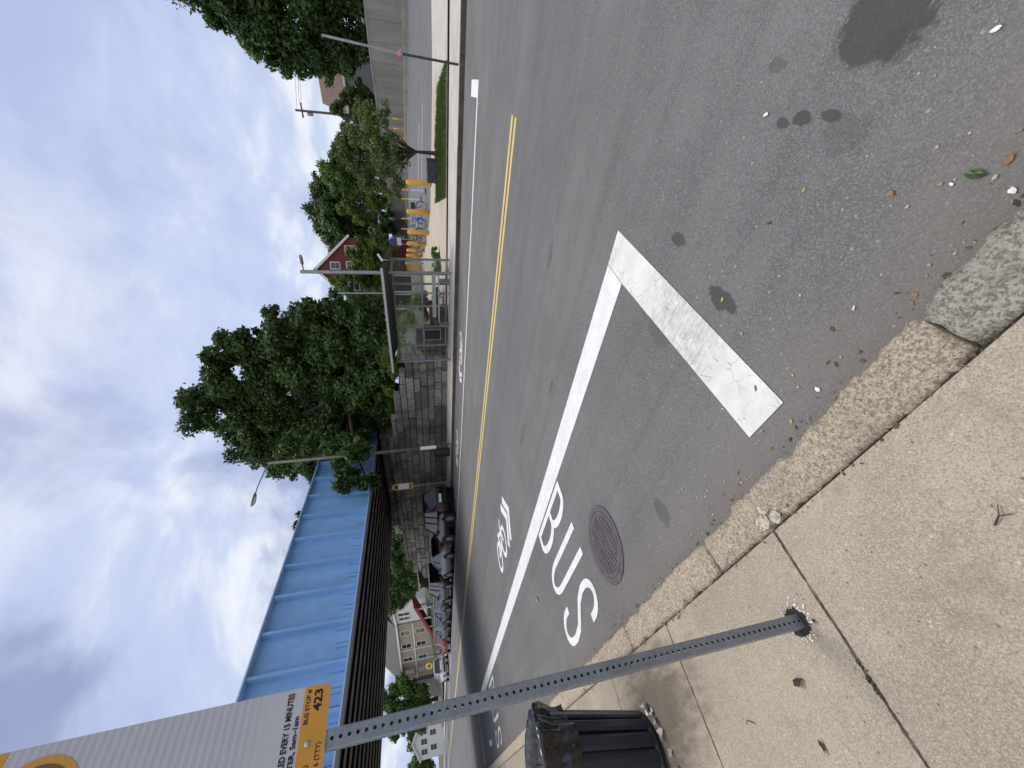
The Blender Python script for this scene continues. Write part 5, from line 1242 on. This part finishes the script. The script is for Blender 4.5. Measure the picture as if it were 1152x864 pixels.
gh = thing('garage', 'small cream garage at the end of the stone wall', 'garage', (-47, 18.8, 1.1))
mb = MB(); mb.box(-2.2, 2.2, 0, 2.5, -1, 1.7); mb.build('wall', M_PALE, gh); mb = MB(); mb.box(-2.4, 2.4, -.3, 2.7, 1.7, 1.85); mb.build('roof', M_CONC2, gh); mb = MB(); mb.box(-1.6, 1.2, -.05, -.005, -.2, 1.3); mb.build('door', M_TRIMW, gh)
fence = thing('fence', 'low dark metal fence along the lawn past the bridge', 'fence', (-60, 16.5, .6))
mb = MB(); mb.box(-14, 12, -.02, .02, 1.0, 1.05); mb.box(-14, 12, -.02, .02, .2, .25); mb.build('rail', M_BLACK, fence)
for k in range(7):
    s = MB(); s.box(-14+4.2*k-.05, -14+4.2*k+.05, -.05, .05, -.6, 1.15); s.build('post', M_BLACK, fence)
yt = thing('slide', 'yellow play slide by the beige house', 'slide', (-80.5, 17.6, 1.6))
mb = MB(); mb.torus((0, 0, .9), .45, .16, Matrix.Rotation(R(40), 4, 'Z'), 16, 8); mb.build('tube', mat('yellow_plastic', (.7, .5, .12), .5), yt); mb = MB(); mb.box(-.1, .1, -.1, .1, -.4, .5); mb.build('stand', M_GREY, yt)

# ------------------------------------------------------------------ utility pole and wires
M_WOOD = mat('pole_wood', (.17, .14, .12), .9, .2, 4)
upo = thing('utility_pole', 'wooden utility pole with a cross arm standing over the treetops', 'utility pole', (-9.1, 60, 4.7))
mb = MB(); mb.tube([(0, 0, -.3), (-.05, 0, 9.4)], [.17, .12], 10); mb.build('pole', M_WOOD, upo)
mb = MB(); mb.box(-.75, .75, -.08, .08, 8.6, 8.75); mb.build('cross_arm', M_WOOD, upo)
mb = MB(); mb.lathe([(.16, 0), (.18, .1), (.18, .55), (.1, .65)], 12, (-.32, -.1, 7.5)); mb.build('transformer', M_GREY, upo)
for k, (z0, dx_) in enumerate(((9.2, .0), (8.8, .7), (8.8, -.7))):
    mb = MB(); ptsw = []
    for i in range(15):
        t = i/14; ptsw.append((-9.1+dx_+t*34, 60-t*6, 4.7+z0-.3*t-2.0*math.sin(math.pi*t)))
    mb.tube(ptsw, .016, 5); o = mb.build('power_line', M_BLACK); tag(o, 'thin power line running from the utility pole towards the tall corner tree', 'wire', 'wires from the utility pole')
